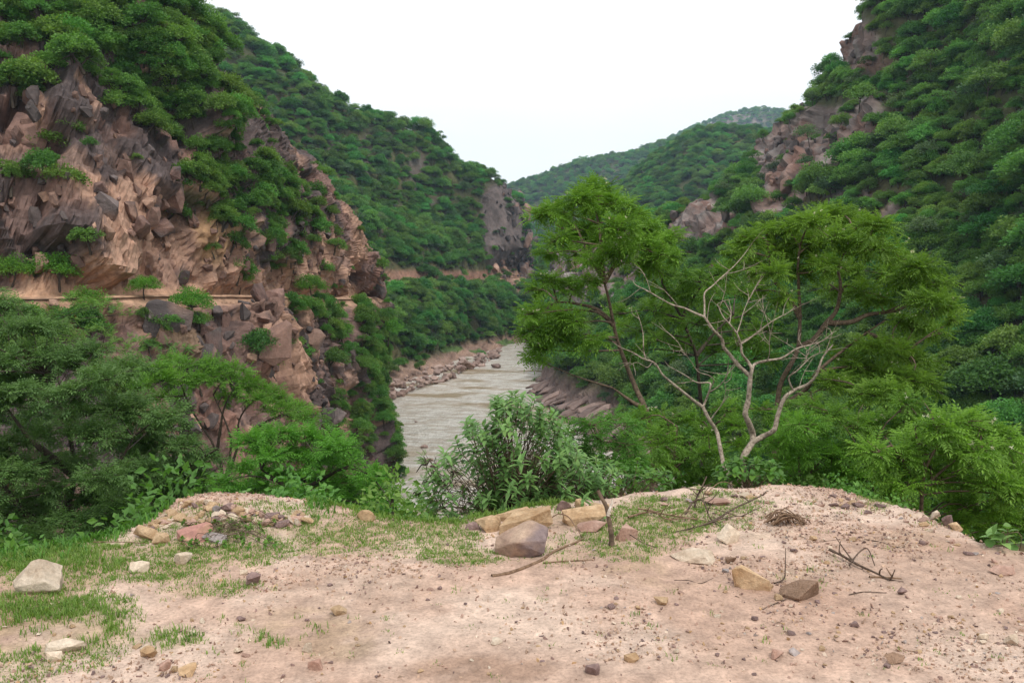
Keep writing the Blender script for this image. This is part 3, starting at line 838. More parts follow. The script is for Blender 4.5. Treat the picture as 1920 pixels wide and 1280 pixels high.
def ground_z(X, Y, fine=True):
    X = np.asarray(X, float); Y = np.asarray(Y, float)
    P = np.stack([X, Y, X * 0], -1)
    rag = 0.16 * (fbm(P / 0.35, 3, 33) - 0.5) + 0.3 * (fbm(P / 1.3, 2, 36) - 0.5) * 0.5
    s = Y - edge_y(X) + rag * 1.2
    z = 0.05 * (fbm(P / 1.6, 3, 31) - 0.5)
    # mound of rubble at the edge, and the raised rim on the other side
    z = z + 0.10 * np.exp(-((X + 2.02) / 0.42) ** 2 - ((Y - 5.55) / 0.40) ** 2) + 0.06 * np.exp(-((X + 1.45) / 0.5) ** 2 - ((Y - 5.55) / 0.35) ** 2)
    z = z + 0.01 * np.exp(-((X - 1.9) / 0.9) ** 2 - ((Y - 6.2) / 0.6) ** 2) + 0.02 * np.exp(-((X - 0.25) / 0.4) ** 2 - ((Y - 5.6) / 0.3) ** 2)
    if fine:
        z = z + 0.030 * (fbm(P / 0.22, 4, 32) - 0.5) + 0.012 * (vnoise(P / 0.035, 34) - 0.5)
    gentle = smooth(0.2, 1.2, X)
    sp = np.maximum(s, 0)
    lip = np.minimum(sp, 0.5) * (1.0 - 0.35 * gentle)
    beyond = np.maximum(sp - 0.5, 0)
    fall_a = beyond * (0.55 + 0.25 * smooth(-1.6, -0.6, X))
    fall_b = np.minimum(beyond, 7.5) * 0.22 + np.maximum(beyond - 7.5, 0) * 0.68
    z = z - lip - (fall_a * (1 - gentle) + fall_b * gentle)
    big = smooth(2, 12, sp)
    z = z + big * 1.6 * (fbm(P / 7.0, 3, 35) - 0.5)
    return np.maximum(z, -40.0)

def on_ground(px, py):
    """world point of the ground seen at a pixel"""
    d = ray(px, py)
    t = np.linspace(2.2, 9.0, 700)
    P = CAM + d[None] * t[:, None]
    h = P[:, 2] - ground_z(P[:, 0], P[:, 1], False)
    k = np.argmax(h < 0) if (h < 0).any() else np.argmin(np.where((t > 4) & (t < 7), h, 9))
    return np.array([P[k, 0], P[k, 1], float(ground_z(P[k, 0], P[k, 1]))])

GRASS = [(60, 1180, 190, 70, 0.8), (140, 1150, 120, 40, 0.8), (30, 1240, 80, 40, 0.6), (100, 1070, 140, 40, 0.9), (260, 1050, 160, 40, 1.0), (400, 1020, 160, 40, 0.9), (560, 995, 180, 25, 1.0), (720, 1000, 170, 22, 1.0), (840, 1005, 60, 25, 0.8),
         (380, 1100, 90, 22, 0.5), (300, 1200, 70, 18, 0.6), (560, 1175, 120, 40, 0.55), (640, 1200, 80, 40, 0.5), (860, 1040, 80, 16, 0.7), (1050, 1030, 90, 30, 0.5), (1180, 1015, 90, 35, 0.95), (1240, 975, 100, 40, 1.0), (1330, 960, 110, 35, 0.7), (1430, 1000, 60, 20, 0.4), (1190, 1070, 70, 30, 0.5), (1070, 975, 60, 20, 0.7),
         (1500, 1080, 60, 20, 0.35), (1700, 1010, 90, 20, 0.3), (1600, 950, 90, 12, 0.4), (1260, 1090, 60, 16, 0.3), (1750, 970, 60, 14, 0.4), (640, 1030, 160, 16, 0.5)]
def grass_mask(P):
    a, b, _ = pix(P)
    return ell(a, b, GRASS)

def ground_colour(P):
    Pn = P * np.array([1, 1, 0.2])
    n = fbm(Pn / 0.5, 4, 61); n2 = fbm(Pn / 0.09, 3, 62); n3 = fbm(Pn / 1.4, 3, 63)
    c = lerp3(np.broadcast_to(np.array([0.43, 0.295, 0.225]), P.shape), np.array([0.505, 0.378, 0.300]), smooth(0.36, 0.64, n))
    c = lerp3(c, np.array([0.32, 0.20, 0.145]), smooth(0.5, 0.66, n3) * 0.5)
    a, b, _ = pix(P)
    damp = ell(a, b, [(900, 1255, 150, 30, 0.7), (640, 1200, 110, 50, 0.45), (660, 1110, 160, 50, 0.35), (1700, 1050, 200, 60, 0.25)])
    c = lerp3(c, np.array([0.26, 0.165, 0.115]), damp * smooth(0.35, 0.6, n2 + 0.15))
    g = grass_mask(P)
    c = lerp3(c, np.array([0.25, 0.19, 0.10]), g * 0.6 * smooth(0.3, 0.6, n2))
    return c * (0.90 + 0.42 * n2)[..., None]

gx, gy = np.meshgrid(np.linspace(-8, 8, 350), np.linspace(1.4, 9.2, 215))
GZ = ground_z(gx, gy)
GP = np.stack([gx, gy, GZ], -1)
past = smooth(0.25, 1.2, gy - edge_y(gx))
gcol = lerp3(ground_colour(GP), np.array([0.13, 0.10, 0.05]), past)
struct(obj("dirt_ground", fast_mesh("dirt_ground", GP.reshape(-1, 3), grid_faces(215, 350), M['ground'], True, {"Col": gcol.reshape(-1, 3)})))
xs = np.concatenate([np.linspace(-160, -9, 80), np.linspace(-8, 8, 70), np.linspace(9, 120, 60)])
ys = np.concatenate([np.linspace(-80, 1, 30), np.linspace(1.5, 9, 40), np.linspace(9.6, 95, 110)])
gx, gy = np.meshgrid(xs, ys)
sz = ground_z(gx, gy, False) - 0.22
sz = np.where(gy < 1, np.maximum(sz, -0.22), sz)
SP_ = np.stack([gx, gy, sz], -1)
sc = lerp3(np.broadcast_to(np.array([0.11, 0.085, 0.045]), SP_.shape), np.array([0.045, 0.07, 0.025]), fbm(SP_ / 2.0, 3, 91))
sc = lerp3(sc, np.array([0.52, 0.36, 0.26]), 1 - smooth(-0.2, 0.6, gy - edge_y(gx)))
struct(obj("slope_terrain", fast_mesh("slope_terrain", SP_.reshape(-1, 3), grid_faces(*gx.shape), M['hill'], True, {"Col": sc.reshape(-1, 3)})))

# ================================================================== PLANTS: templates
def frond_template(pairs=5, spread=0.26, droop=0.36, fat=1.0):
    """a compound leaf: pairs of small oval leaflets along a drooping stalk, one at the tip"""
    V, Fc = [], []
    for i in range(pairs + 1):
        x = 0.10 + 0.80 * i / pairs
        z0 = -droop * x * x
        if i == pairs:
            k = len(V)
            V += [(x, 0, z0), (x + 0.10, -0.05 * fat, z0 - 0.06), (x + 0.26, 0, z0 - 0.20), (x + 0.10, 0.05 * fat, z0 - 0.06)]
            Fc.append((k, k + 1, k + 2, k + 3))
            continue
        pl = spread * (0.65 + 0.35 * math.sin(math.pi * (0.1 + 0.8 * i / pairs)))
        for s in (-1, 1):
            k = len(V)
            V += [(x, 0, z0), (x + 0.115 * fat, s * pl * 0.42, z0 - 0.04), (x + 0.13, s * pl, z0 - 0.15), (x + 0.01, s * pl * 0.55, z0 - 0.03)]
            Fc.append((k, k + 1, k + 2, k + 3))
    return np.array(V), np.array(Fc)
FROND_V, FROND_F = frond_template()

def leaf_template(w=0.2, droop=0.25, fold=0.06):
    V, Fc = [], []
    xs_ = [0.0, 0.12, 0.38, 0.68, 1.0]; ws = [0.02, 0.55, 1.0, 0.68, 0.02]
    for x, q in zip(xs_, ws):
        z = 0.12 * x - droop * x * x
        V += [(x, -w * q, z + fold * q), (x, 0, z), (x, w * q, z + fold * q)]
    for i in range(4):
        a = 3 * i
        Fc += [(a, a + 1, a + 4, a + 3), (a + 1, a + 2, a + 5, a + 4)]
    return np.array(V), np.array(Fc)
LEAF_V, LEAF_F = leaf_template()
BLEAF_V, BLEAF_F = leaf_template(0.38, 0.3, 0.08)
CARD_V = np.array([(-0.15, 0.0, 0.0), (0.35, -0.36, 0.05), (1.0, 0.05, -0.10), (0.42, 0.34, 0.04)])
CARD_F = np.array([[0, 1, 2, 3]])

def hill_tree_parts(seed, R, H, clumps, cards, card, flat=0.5, low=0.35, limbs=6):
    """a small broad tree: meshes (trunk with limbs, crown) around the origin"""
    rng = np.random.default_rng(seed)
    wood, crown = Geo(), Geo()
    lean = rng.normal(size=2) * 0.25
    top = np.array([lean[0], lean[1], H * 0.55])
    wood.tube([(0, 0, -0.8), (0.05, 0, 0), tuple(top * 0.5 + np.array([0.1, -0.05, 0])), tuple(top)], [0.13, 0.12, 0.09, 0.06], 6)
    C = []
    for k in range(clumps):
        a = k * 2.399 + rng.random() * 0.9
        rr = R * math.sqrt((k + 0.6) / clumps) * 0.86
        dome = math.sqrt(max(0, 1 - (rr / R) ** 2))
        z = H * (low + (1 - low) * (0.25 + 0.75 * dome) * (0.72 + 0.28 * rng.random())) - 0.12 * H
        c = np.array([math.cos(a) * rr + lean[0], math.sin(a) * rr + lean[1], z])
        C.append(c)
        if k % max(1, clumps // limbs) == 0:
            m_ = top * 0.5 + c * 0.5 + np.array([0, 0, -0.15])
            wood.tube([tuple(top * 0.75), tuple(m_), tuple(c)], [0.06, 0.035, 0.012], 5)
    for c in C:
        cr = R * (0.26 + 0.16 * rng.random())
        u = rng.normal(size=(cards, 3)); u /= np.linalg.norm(u, axis=1, keepdims=True)
        u[:, 2] = np.where(u[:, 2] < -0.25, -u[:, 2], u[:, 2])
        rad = cr * rng.random(cards) ** 0.45
        pos = c + u * rad[:, None] * np.array([1.15, 1.15, flat * 1.3])
        dr = u * np.array([1, 1, 0.5]) + rng.normal(size=(cards, 3)) * np.array([0.6, 0.6, 0.5])
        Mx = frame_from(dr, (0, 0, 1))
        roll = rng.normal(size=cards) * 0.8
        cr_, sr_ = np.cos(roll), np.sin(roll)
        y, z = Mx[..., 1].copy(), Mx[..., 2].copy()
        Mx[..., 1] = y * cr_[:, None] + z * sr_[:, None]; Mx[..., 2] = -y * sr_[:, None] + z * cr_[:, None]
        sz_ = card * (0.65 + 0.7 * rng.random(cards))
        V, Fc = scatter(CARD_V, CARD_F, pos, Mx, sz_)
        tone = np.clip(rng.random() * 0.45 + 0.55 * rng.random(cards), 0, 1)
        crown.add(V, Fc, np.repeat(tone, len(CARD_V)))
    return wood, crown

def variant_set(prefix, n, seed, mat, **kw):
    out = []
    for k in range(n):
        rng = np.random.default_rng(seed + k)
        q = {a: (b if not isinstance(b, tuple) else b[0] + (b[1] - b[0]) * rng.random()) for a, b in kw.items()}
        q['clumps'] = int(q['clumps']); q['cards'] = int(q['cards'])
        w, c = hill_tree_parts(seed + k, **q)
        out.append((w.mesh(prefix + "_trunk", M['bark_dark'], True), c.mesh(prefix + "_crown", mat)))
    return out
M['hilltree_light'] = leaf_mat('light_hillside_leaf', (0.09, 0.19, 0.04), (0.195, 0.33, 0.078), 0.35, 0.3)
M['hilltree_grey'] = leaf_mat('grey_hillside_leaf', (0.055, 0.110, 0.045), (0.120, 0.190, 0.085), 0.3, 0.3)
TREES = variant_set("hillside_tree", 6, 100, M['hilltree'], R=(2.3, 3.2), H=(4.4, 6.4), clumps=(20, 32), cards=120, card=0.30, flat=(0.7, 1.0), low=0.06)
TREES += variant_set("hillside_tree", 2, 120, M['hilltree_light'], R=(1.8, 2.6), H=(4.0, 5.6), clumps=(16, 24), cards=110, card=0.28, flat=(0.7, 0.9), low=0.1)
TREES += variant_set("hillside_tree", 2, 130, M['hilltree'], R=(2.6, 3.3), H=(5.6, 7.0), clumps=(11, 14), cards=130, card=0.28, flat=(0.45, 0.6), low=0.3)
TREES += variant_set("hillside_tree", 2, 140, M['hilltree_grey'], R=(1.9, 2.7), H=(3.6, 5.0), clumps=(14, 20), cards=90, card=0.26, flat=(0.7, 1.0), low=0.05)
SHRUBS = variant_set("cliff_shrub", 7, 200, M['clifftree'], R=(1.3, 1.7), H=(1.8, 2.5), clumps=(18, 24), cards=120, card=0.17, flat=(0.7, 1.0), low=-0.12)
UMBRELLA = variant_set("umbrella_tree", 4, 300, M['bright'], R=(1.9, 2.4), H=(3.0, 3.8), clumps=(24, 30), cards=150, card=0.16, flat=(0.8, 1.0), low=0.0)

def merged(pair, name):
    """trunk and crown of a variant as one mesh with two materials, for the far wood"""
    bm = bmesh.new()
    bm.from_mesh(pair[0]); nf = len(bm.faces)
    bm.from_mesh(pair[1])
    bm.faces.ensure_lookup_table()
    for i, f in enumerate(bm.faces):
        f.material_index = 0 if i < nf else 1
    me = bpy.data.meshes.new(name); bm.to_mesh(me); bm.free()
    me.materials.append(pair[0].materials[0]); me.materials.append(pair[1].materials[0])
    return me

def mass_of(name, sources, pts, scales, rng, label, cat, tilt=0.12, squash=None):
    """what nobody could count: copies of the sources on points, one object of kind stuff"""
    n = len(pts)
    col = bpy.data.collections.new(name + "_sources")
    for k, me in enumerate(sources):
        col.objects.link(bpy.data.objects.new("%s_source_%02d" % (name, k), me))
    me = bpy.data.meshes.new(name)
    me.vertices.add(n); me.vertices.foreach_set("co", np.asarray(pts, np.float32).ravel())
    a = me.attributes.new("turn", 'FLOAT_VECTOR', 'POINT')
    a.data.foreach_set("vector", np.stack([rng.normal(size=n) * tilt, rng.normal(size=n) * tilt, rng.random(n) * 6.283], -1).astype(np.float32).ravel())
    a = me.attributes.new("size", 'FLOAT_VECTOR', 'POINT')
    s3 = np.stack([scales, scales, scales * (squash if squash is not None else 0.85 + 0.3 * rng.random(n))], -1)
    a.data.foreach_set("vector", s3.astype(np.float32).ravel())
    a = me.attributes.new("which", 'INT', 'POINT'); a.data.foreach_set("value", rng.integers(0, len(sources), n).astype(np.int32))
    ob = stuff(obj(name, me), label, cat)
    ng = bpy.data.node_groups.new(name, 'GeometryNodeTree')
    ng.interface.new_socket("Geometry", in_out='INPUT', socket_type='NodeSocketGeometry')
    ng.interface.new_socket("Geometry", in_out='OUTPUT', socket_type='NodeSocketGeometry')
    nd, lk = ng.nodes, ng.links
    gi, go = nd.new("NodeGroupInput"), nd.new("NodeGroupOutput")
    ci = nd.new("GeometryNodeCollectionInfo"); ci.inputs["Collection"].default_value = col
    ci.inputs["Separate Children"].default_value = True; ci.inputs["Reset Children"].default_value = True
    ip = nd.new("GeometryNodeInstanceOnPoints"); ip.inputs["Pick Instance"].default_value = True
    def attr(nm, typ):
        q = nd.new("GeometryNodeInputNamedAttribute"); q.data_type = typ; q.inputs["Name"].default_value = nm
        return [o for o in q.outputs if o.enabled and o.name == "Attribute"][0]
    lk.new(gi.outputs[0], ip.inputs["Points"]); lk.new(ci.outputs[0], ip.inputs["Instance"])
    lk.new(attr("which", 'INT'), ip.inputs["Instance Index"])
    lk.new(attr("turn", 'FLOAT_VECTOR'), ip.inputs["Rotation"]); lk.new(attr("size", 'FLOAT_VECTOR'), ip.inputs["Scale"])
    lk.new(ip.outputs[0], go.inputs[0])
    md = ob.modifiers.new("plants", 'NODES'); md.node_group = ng
    return ob

def tree_copy(name, pair, loc, scale, rz, label, cat, group=None, tilt=(0, 0), zs=1.0):
    t = tag(obj(name, None, loc=loc, rot=(tilt[0], tilt[1], rz), scale=(scale, scale, scale * zs)), label, cat, group)
    obj("trunk", pair[0], t); obj("crown", pair[1], t)
    return t

def in_frame(P, m=60):
    a, b, dp = pix(P)
    return (a > -m) & (a < 1920 + m) & (b > -m) & (b < 1280 + m) & (dp > 0)

# ---- woods on the hills -----------------------------------------------------------
rng = np.random.default_rng(5)
TREE_M = [merged(p, "hillside_tree_far") for p in TREES]
SHRUB_M = [merged(p, "cliff_shrub_far") for p in SHRUBS]
def wood_points(L, n, rockw=0.92, extra=None):
    dens = np.clip(1 - L.rock * 1.25, 1 - rockw, 1) * (1 - 0.97 * L.bank)
    if extra is not None:
        dens = dens * extra
    P = L.sample(n, dens, rng)
    keep = in_frame(P, 200)
    return P[keep]
def place_right(P):
    a, b, _ = pix(P)
    where = np.select([b < 120, (a < 1560) & (b < 330), a < 1420, (a < 1700) & (b < 330), b < 330, (b < 560) & (a > 1740), b < 560, b < 760],
                      ["high on the steep hill under its top", "along the ridge line above the red outcrop", "on the low spur where the steep hill runs out", "beside the red rock outcrop of the steep hill", "on the upper slope of the steep hill",
                       "halfway up the steep hill by the frame's edge", "halfway up the steep hill above the feathery trees", "low on the steep hill behind the feathery trees"], "at the foot of the steep hill")
    return where
def place_left(P):
    a, b, _ = pix(P)
    return np.select([b > 545, b > 500, (b < 300) & (a < 680), b < 330, a > 840], ["below the valley road above the boulder bank", "just above the red cut of the valley road", "on the tall shoulder behind the near cliff", "on the crest of the wooded hill", "beside the bare rock face of the wooded hill"], "on the middle slope of the wooded hill")

PR = wood_points(hillR, 4300, 0.97)
SR = 0.55 + 0.95 * rng.random(len(PR)) ** 1.4
PL_ = wood_points(hillL, 4800, extra=1 - 0.9 * (np.abs(hillL.G[..., 2] - np.interp(hillL.G[..., 0], np.sort(hl_road[:10, 0]), hl_road[np.argsort(hl_road[:10, 0]), 2]) ) < 1.2))
SL = 0.65 + 0.95 * rng.random(len(PL_)) ** 1.3
def size_word(v, all_):
    lo, hi = np.quantile(all_, 0.33), np.quantile(all_, 0.75)
    return "small" if v < lo else "large" if v > hi else "middling"
def split_wood(P, S, n_single, name, mass, placer, kind_words, group, mass_label):
    a, b, dep = pix(P)
    show = np.where(in_frame(P, 0), S / dep, 0)
    order = np.argsort(-show)
    single = order[:n_single]
    where = placer(P[single])
    for k, i in enumerate(single):
        v = int(rng.integers(0, len(TREES)))
        lab = "%s %s %s" % (size_word(S[i], S[single]), kind_words[v % len(kind_words)], where[k])
        tree_copy(name, TREES[v], P[i], float(S[i]), float(rng.random() * 6.28), lab, "tree", group, (rng.normal() * 0.06, rng.normal() * 0.06), float(0.85 + 0.3 * rng.random()))
    rest = order[n_single:]
    mass_of(mass, TREE_M, P[rest], S[rest], rng, mass_label, "forest")
split_wood(PR, SR, 200, "hillside_tree", "hillside_forest", place_right, ["broad round green tree", "spreading green tree"], "trees on the steep hill", "dense green wood covering the steep hill")
split_wood(PL_, SL, 100, "slope_tree", "slope_forest", place_left, ["round green tree", "spreading green tree"], "trees on the wooded hill", "dense green wood covering the hill beyond the cliff")
P = wood_points(hillM, 9000); mass_of("middle_forest", TREE_M, P, 1.0 + 0.6 * rng.random(len(P)), rng, "dark green wood on the middle hill", "forest")
P = wood_points(hillF, 16000); mass_of("distant_forest", TREE_M, P, 1.3 + 1.0 * rng.random(len(P)), rng, "hazy green wood on the distant hill", "forest")
P = wood_points(hillX, 11000, 0.35); mass_of("farthest_forest", TREE_M, P, 1.5 + 1.2 * rng.random(len(P)), rng, "pale hazy wood on the farthest hill", "forest")

P = np.concatenate([wood_points(hillR, 6000, 0.95), wood_points(hillL, 3500, 0.8), wood_points(hillR, 3000, 0.8, (hillR.G[..., 2] < 8) * (hillR.px > 1150) * (hillR.px < 2000))])
mass_of("hill_undergrowth", SHRUB_M, P, 0.9 + 0.8 * rng.random(len(P)), rng, "low scrub between the trees of the hills", "undergrowth")

# ---- shrubs on the near cliff --------------------------------------------------------
P = cliff.sample(3000, np.clip(cliff.veg - 0.12, 0.03, 1) * smooth(-0.6, 0.1, cliff.n2[..., 2]) * (cliff.px > -80) * (cliff.py > -90) * (cliff.py < 960), rng)
rd = np.abs(P[:, 2] - np.interp(P[:, 1], cl_road[:8, 1], cl_road[:8, 2]))
P = P[in_frame(P, 150) & (rd > 0.8)]
a, b, dep = pix(P)
S = (0.5 + 0.8 * rng.random(len(P)) ** 1.5) * (1 + 0.25 * (1 - smooth(120, 260, b)))
order = np.argsort(-np.where(in_frame(P, 0), S / dep, 0))
where = np.select([(b < 170) & (a < 110), (b < 80) & (a < 240), (b < 170) & (a < 240), (b < 170), (b < 480) & (a < 320), (b < 300), (b < 545) & (a < 480), b < 545, a > 620], ["in the overgrown top corner of the near cliff", "at the photo's top border on the near cliff", "just above the bare cliff blocks", "under the skyline of the near cliff", "clinging to a ledge of the bare cliff blocks", "on the cliff shoulder below the skyline", "in the green gully of the near cliff", "on the cliff's outer nose", "on the scrubby slope between road and river"], "below the cliff road")
for i in order[:230]:
    v = int(rng.integers(0, len(SHRUBS)))
    tree_copy("cliff_shrub", SHRUBS[v], P[i], float(S[i]), float(rng.random() * 6.28), "%s %s %s" % (size_word(S[i], S[order[:230]]), ("bushy green shrub", "loose green shrub")[v % 2], where[i]), "shrub", "shrubs on the near cliff", (rng.normal() * 0.12, 0.25 + rng.normal() * 0.1), 1.0)
rest = order[230:]
mass_of("cliff_shrubbery", SHRUB_M, P[rest], S[rest], rng, "small shrubs and scrub growing over the near cliff", "shrubbery")

# trees that stand out along the cliff road
for k, (x, y, s, v, lab) in enumerate([(112, 545, 1.05, 0, "umbrella-shaped green tree beside the cliff road at the photo's edge"), (20, 540, 0.95, 1, "half-cut umbrella tree at the photo's edge by the cliff road"), (205, 480, 0.75, 2, "green tree in front of the pink quarry face"),
                                       (270, 562, 0.75, 3, "dark little tree under the cliff road edge"), (585, 560, 1.05, 0, "flat-topped tree alone on the cliff road's verge"), (450, 545, 0.8, 1, "small tree with a bare base where the road rounds the cliff"),
                                       (355, 600, 0.9, 2, "tree hanging below the cliff road over the dark slab"), (560, 600, 0.85, 3, "round tree just below the cliff road's verge"), (170, 600, 0.95, 1, "bushy tree below the road beside the orange-flowered one"), (640, 640, 0.95, 2, "spreading tree on the scrub slope under the cliff nose"),
                                       (690, 700, 1.0, 3, "tree on the scrub slope nearest the river bend"), (755, 640, 1.5, 0, "bright tree leaning from the cliff foot over the bank")]):
    p, n_ = cliff.spot(x, y)
    tree_copy("cliff_tree", UMBRELLA[v], p, s, 1.3 * k, lab, "tree", "trees along the cliff road", (0, 0.08))

# ================================================================== NEAR TREES
def smooth_line(pts, n=None):
    P = np.asarray(pts, float)
    if len(P) < 3:
        return P
    return catmull(P, n or (len(P) * 4), 0, 1.0)

def line3(pxs, Y, rng, wob=0.12):
    """a polyline given in pixels, at distance Y with a slow wander in depth"""
    A = np.array(pxs, float)
    off = np.cumsum(rng.normal(size=len(A)) * wob); off -= off[0]
    return at(A[:, 0], A[:, 1], Y + off)

def limb(geo, P, r0, r1, sides=7, rng=None, knobs=0.0):
    Q = smooth_line(P)
    r = r0 + (r1 - r0) * np.linspace(0, 1, len(Q)) ** 0.9
    if rng is not None and knobs:
        r = r * (1 + knobs * rng.normal(size=len(Q)))
    geo.tube(Q, r, sides)
    return Q

def feather_tree(name, label, Y, trunks, clusters, mat, bark, rng, frond=0.36, per=85, r0=0.075, flowers=0, spread_y=0.9, group=None, tone_bias=0.0, flat=0.55, base=None, tmpl=None, squeeze=1.0):
    """a tree of feathery drooping leaves: trunk lines and leaf masses are given where the photograph shows them"""
    tv, tf = tmpl or (FROND_V, FROND_F)
    wood, crown, flow = Geo(), Geo(), Geo()
    pts_all = []
    first = None
    for k, tr in enumerate(trunks):
        P = line3(tr, Y, rng)
        if k == 0:
            g = np.array([P[0, 0], P[0, 1], float(ground_z(P[0, 0], P[0, 1], False)) - 0.3])
            if base is not None:
                g = np.asarray(base, float)
            if g[2] < P[0, 2] - 0.05:
                P = np.concatenate([[g], P])
            first = g
            start_r = r0
        else:
            # joins the wood that is already there
            A = np.concatenate(pts_all)
            j = np.argmin(np.hypot(*(pix(A)[q] - pix(P[:1])[q] for q in (0, 1))))
            P = P + (A[j] - P[0]) * np.linspace(1, 0, len(P))[:, None]
            start_r = r0 * 0.62
        pts_all.append(limb(wood, P, start_r, min(0.012 if k else 0.02, start_r * 0.4), 7, rng, 0.03))
    A = np.concatenate(pts_all)
    for (x, y, rp) in clusters:
        c = at(x, y, Y + rng.normal() * spread_y)
        r = rp * Y / F * squeeze
        d = np.linalg.norm((A - c) * np.array([1, 0.6, 1.4]), axis=1) + np.where(A[:, 2] > c[2], 0.6, 0)
        s = A[np.argmin(d)]
        m_ = s * 0.5 + c * 0.5 + np.array([0, 0, 0.08]) + rng.normal(size=3) * 0.06
        wood.tube(smooth_line([s, m_, c], 7), np.linspace(min(0.022, r0 * 0.4), 0.006 if r0 > 0.02 else 0.002, 7), 5)
        n = max(8, int(1.65 * per * (rp / 45.0) ** 2))
        for q in range(5):
            e = c + rng.normal(size=3) * np.array([0.6, 0.6, 0.35]) * r
            wood.tube([m_ * 0.3 + c * 0.7, c * 0.5 + e * 0.5 + np.array([0, 0, 0.03]), e], [0.009, 0.006, 0.003], 4)
        nt = max(4, int(n / 6.5)); n = nt * 8
        ut = rng.normal(size=(nt, 3)); ut /= np.linalg.norm(ut, axis=1, keepdims=True)
        ut[:, 2] = np.where(rng.random(nt) < 0.3, ut[:, 2], np.abs(ut[:, 2]))
        tp = c + ut * (r * (0.35 + 0.75 * rng.random((nt, 1)))) * np.array([1.0, 1.0, flat * 1.15])
        for q in range(nt):
            if q % 3 == 0:
                wood.tube([c, (c + tp[q]) / 2 + np.array([0, 0, 0.02]), tp[q]], [0.006, 0.004, 0.002], 4)
        u = rng.normal(size=(n, 3)); u /= np.linalg.norm(u, axis=1, keepdims=True)
        pos = np.repeat(tp, 8, 0) + u * frond * 0.22
        dr = u * np.array([1, 1, 0.6]) + np.repeat(ut, 8, 0) * 0.5 + np.array([0, 0, 0.12])
        Mx = frame_from(dr)
        L = frond * (0.4 + 0.65 * rng.random(n)) * 0.74
        V, Fc = scatter(tv, tf, pos - Mx[..., 0] * (L * 0.35)[:, None], Mx, L)
        tone = np.clip(tone_bias + 0.05 + 0.2 * rng.random() + 0.45 * np.repeat(rng.random(nt), 8) + 0.3 * rng.random(n), 0, 1)
        crown.add(V, Fc, np.repeat(tone, len(tv)))
        if flowers and rng.random() < flowers:
            for q in range(int(rng.integers(2, 6))):
                fp = c + np.array([rng.normal() * 0.6 * r, rng.normal() * 0.6 * r, r * flat * (0.75 + 0.4 * rng.random())])
                k = 10
                Mq = rand_rot(k, rng)
                V, Fc = scatter(CARD_V * np.array([1, 0.35, 1]), CARD_F, np.repeat(fp[None], k, 0), Mq, np.full(k, 0.032))
                flow.add(V, Fc, rng.random())
    t = thing(name, label, "tree", first, group)
    for nm, gq, mt, sh in (("trunk", wood, bark, True), ("crown", crown, mat, False), ("blossom", flow, M['flower'], False)):
        if gq.n:
            gq.v = [v - first for v in gq.v]
            obj(nm, gq.mesh(nm, mt, sh), t)
    return t

rng = np.random.default_rng(21)
# T1: slender tree with its trunk leaning over the river
feather_tree("feathery_tree", "slender feathery tree with a leaning bare trunk, leaves drooping over the river", 15.0,
    [[(1226, 850), (1222, 815), (1210, 767), (1193, 730), (1174, 683), (1158, 640), (1150, 605), (1140, 555), (1130, 520)], [(1130, 520), (1112, 490), (1098, 462), (1082, 430)], [(1133, 528), (1150, 500), (1166, 480), (1186, 460)],
     [(1130, 520), (1128, 470), (1124, 430), (1117, 395)], [(1152, 612), (1120, 582), (1080, 570), (1045, 566)], [(1210, 767), (1190, 758), (1149, 727)]],
    [(1120, 362, 46), (1085, 378, 36), (1150, 385, 40), (1118, 395, 40), (1030, 400, 38), (1006, 408, 26), (1062, 402, 30), (1180, 412, 38), (1160, 430, 40), (1215, 428, 36), (1245, 452, 42), (1205, 465, 42), (1100, 435, 40), (1065, 440, 34), (1040, 452, 30), (1130, 455, 44), (1165, 475, 40), (1250, 482, 34), (1030, 476, 32), (1075, 475, 30), (1105, 492, 30), (1220, 500, 34),
     (1040, 528, 34), (1012, 542, 28), (1075, 548, 26), (1110, 530, 26), (1015, 588, 34), (1050, 598, 36), (1085, 605, 32), (1000, 622, 32), (1035, 628, 34), (1070, 640, 34), (1010, 655, 30), (1000, 672, 24), (1105, 640, 30), (990, 590, 20)],
    M['feather'], M['bark_brown'], rng, 0.36, 130, 0.085, 0.45, squeeze=0.86)
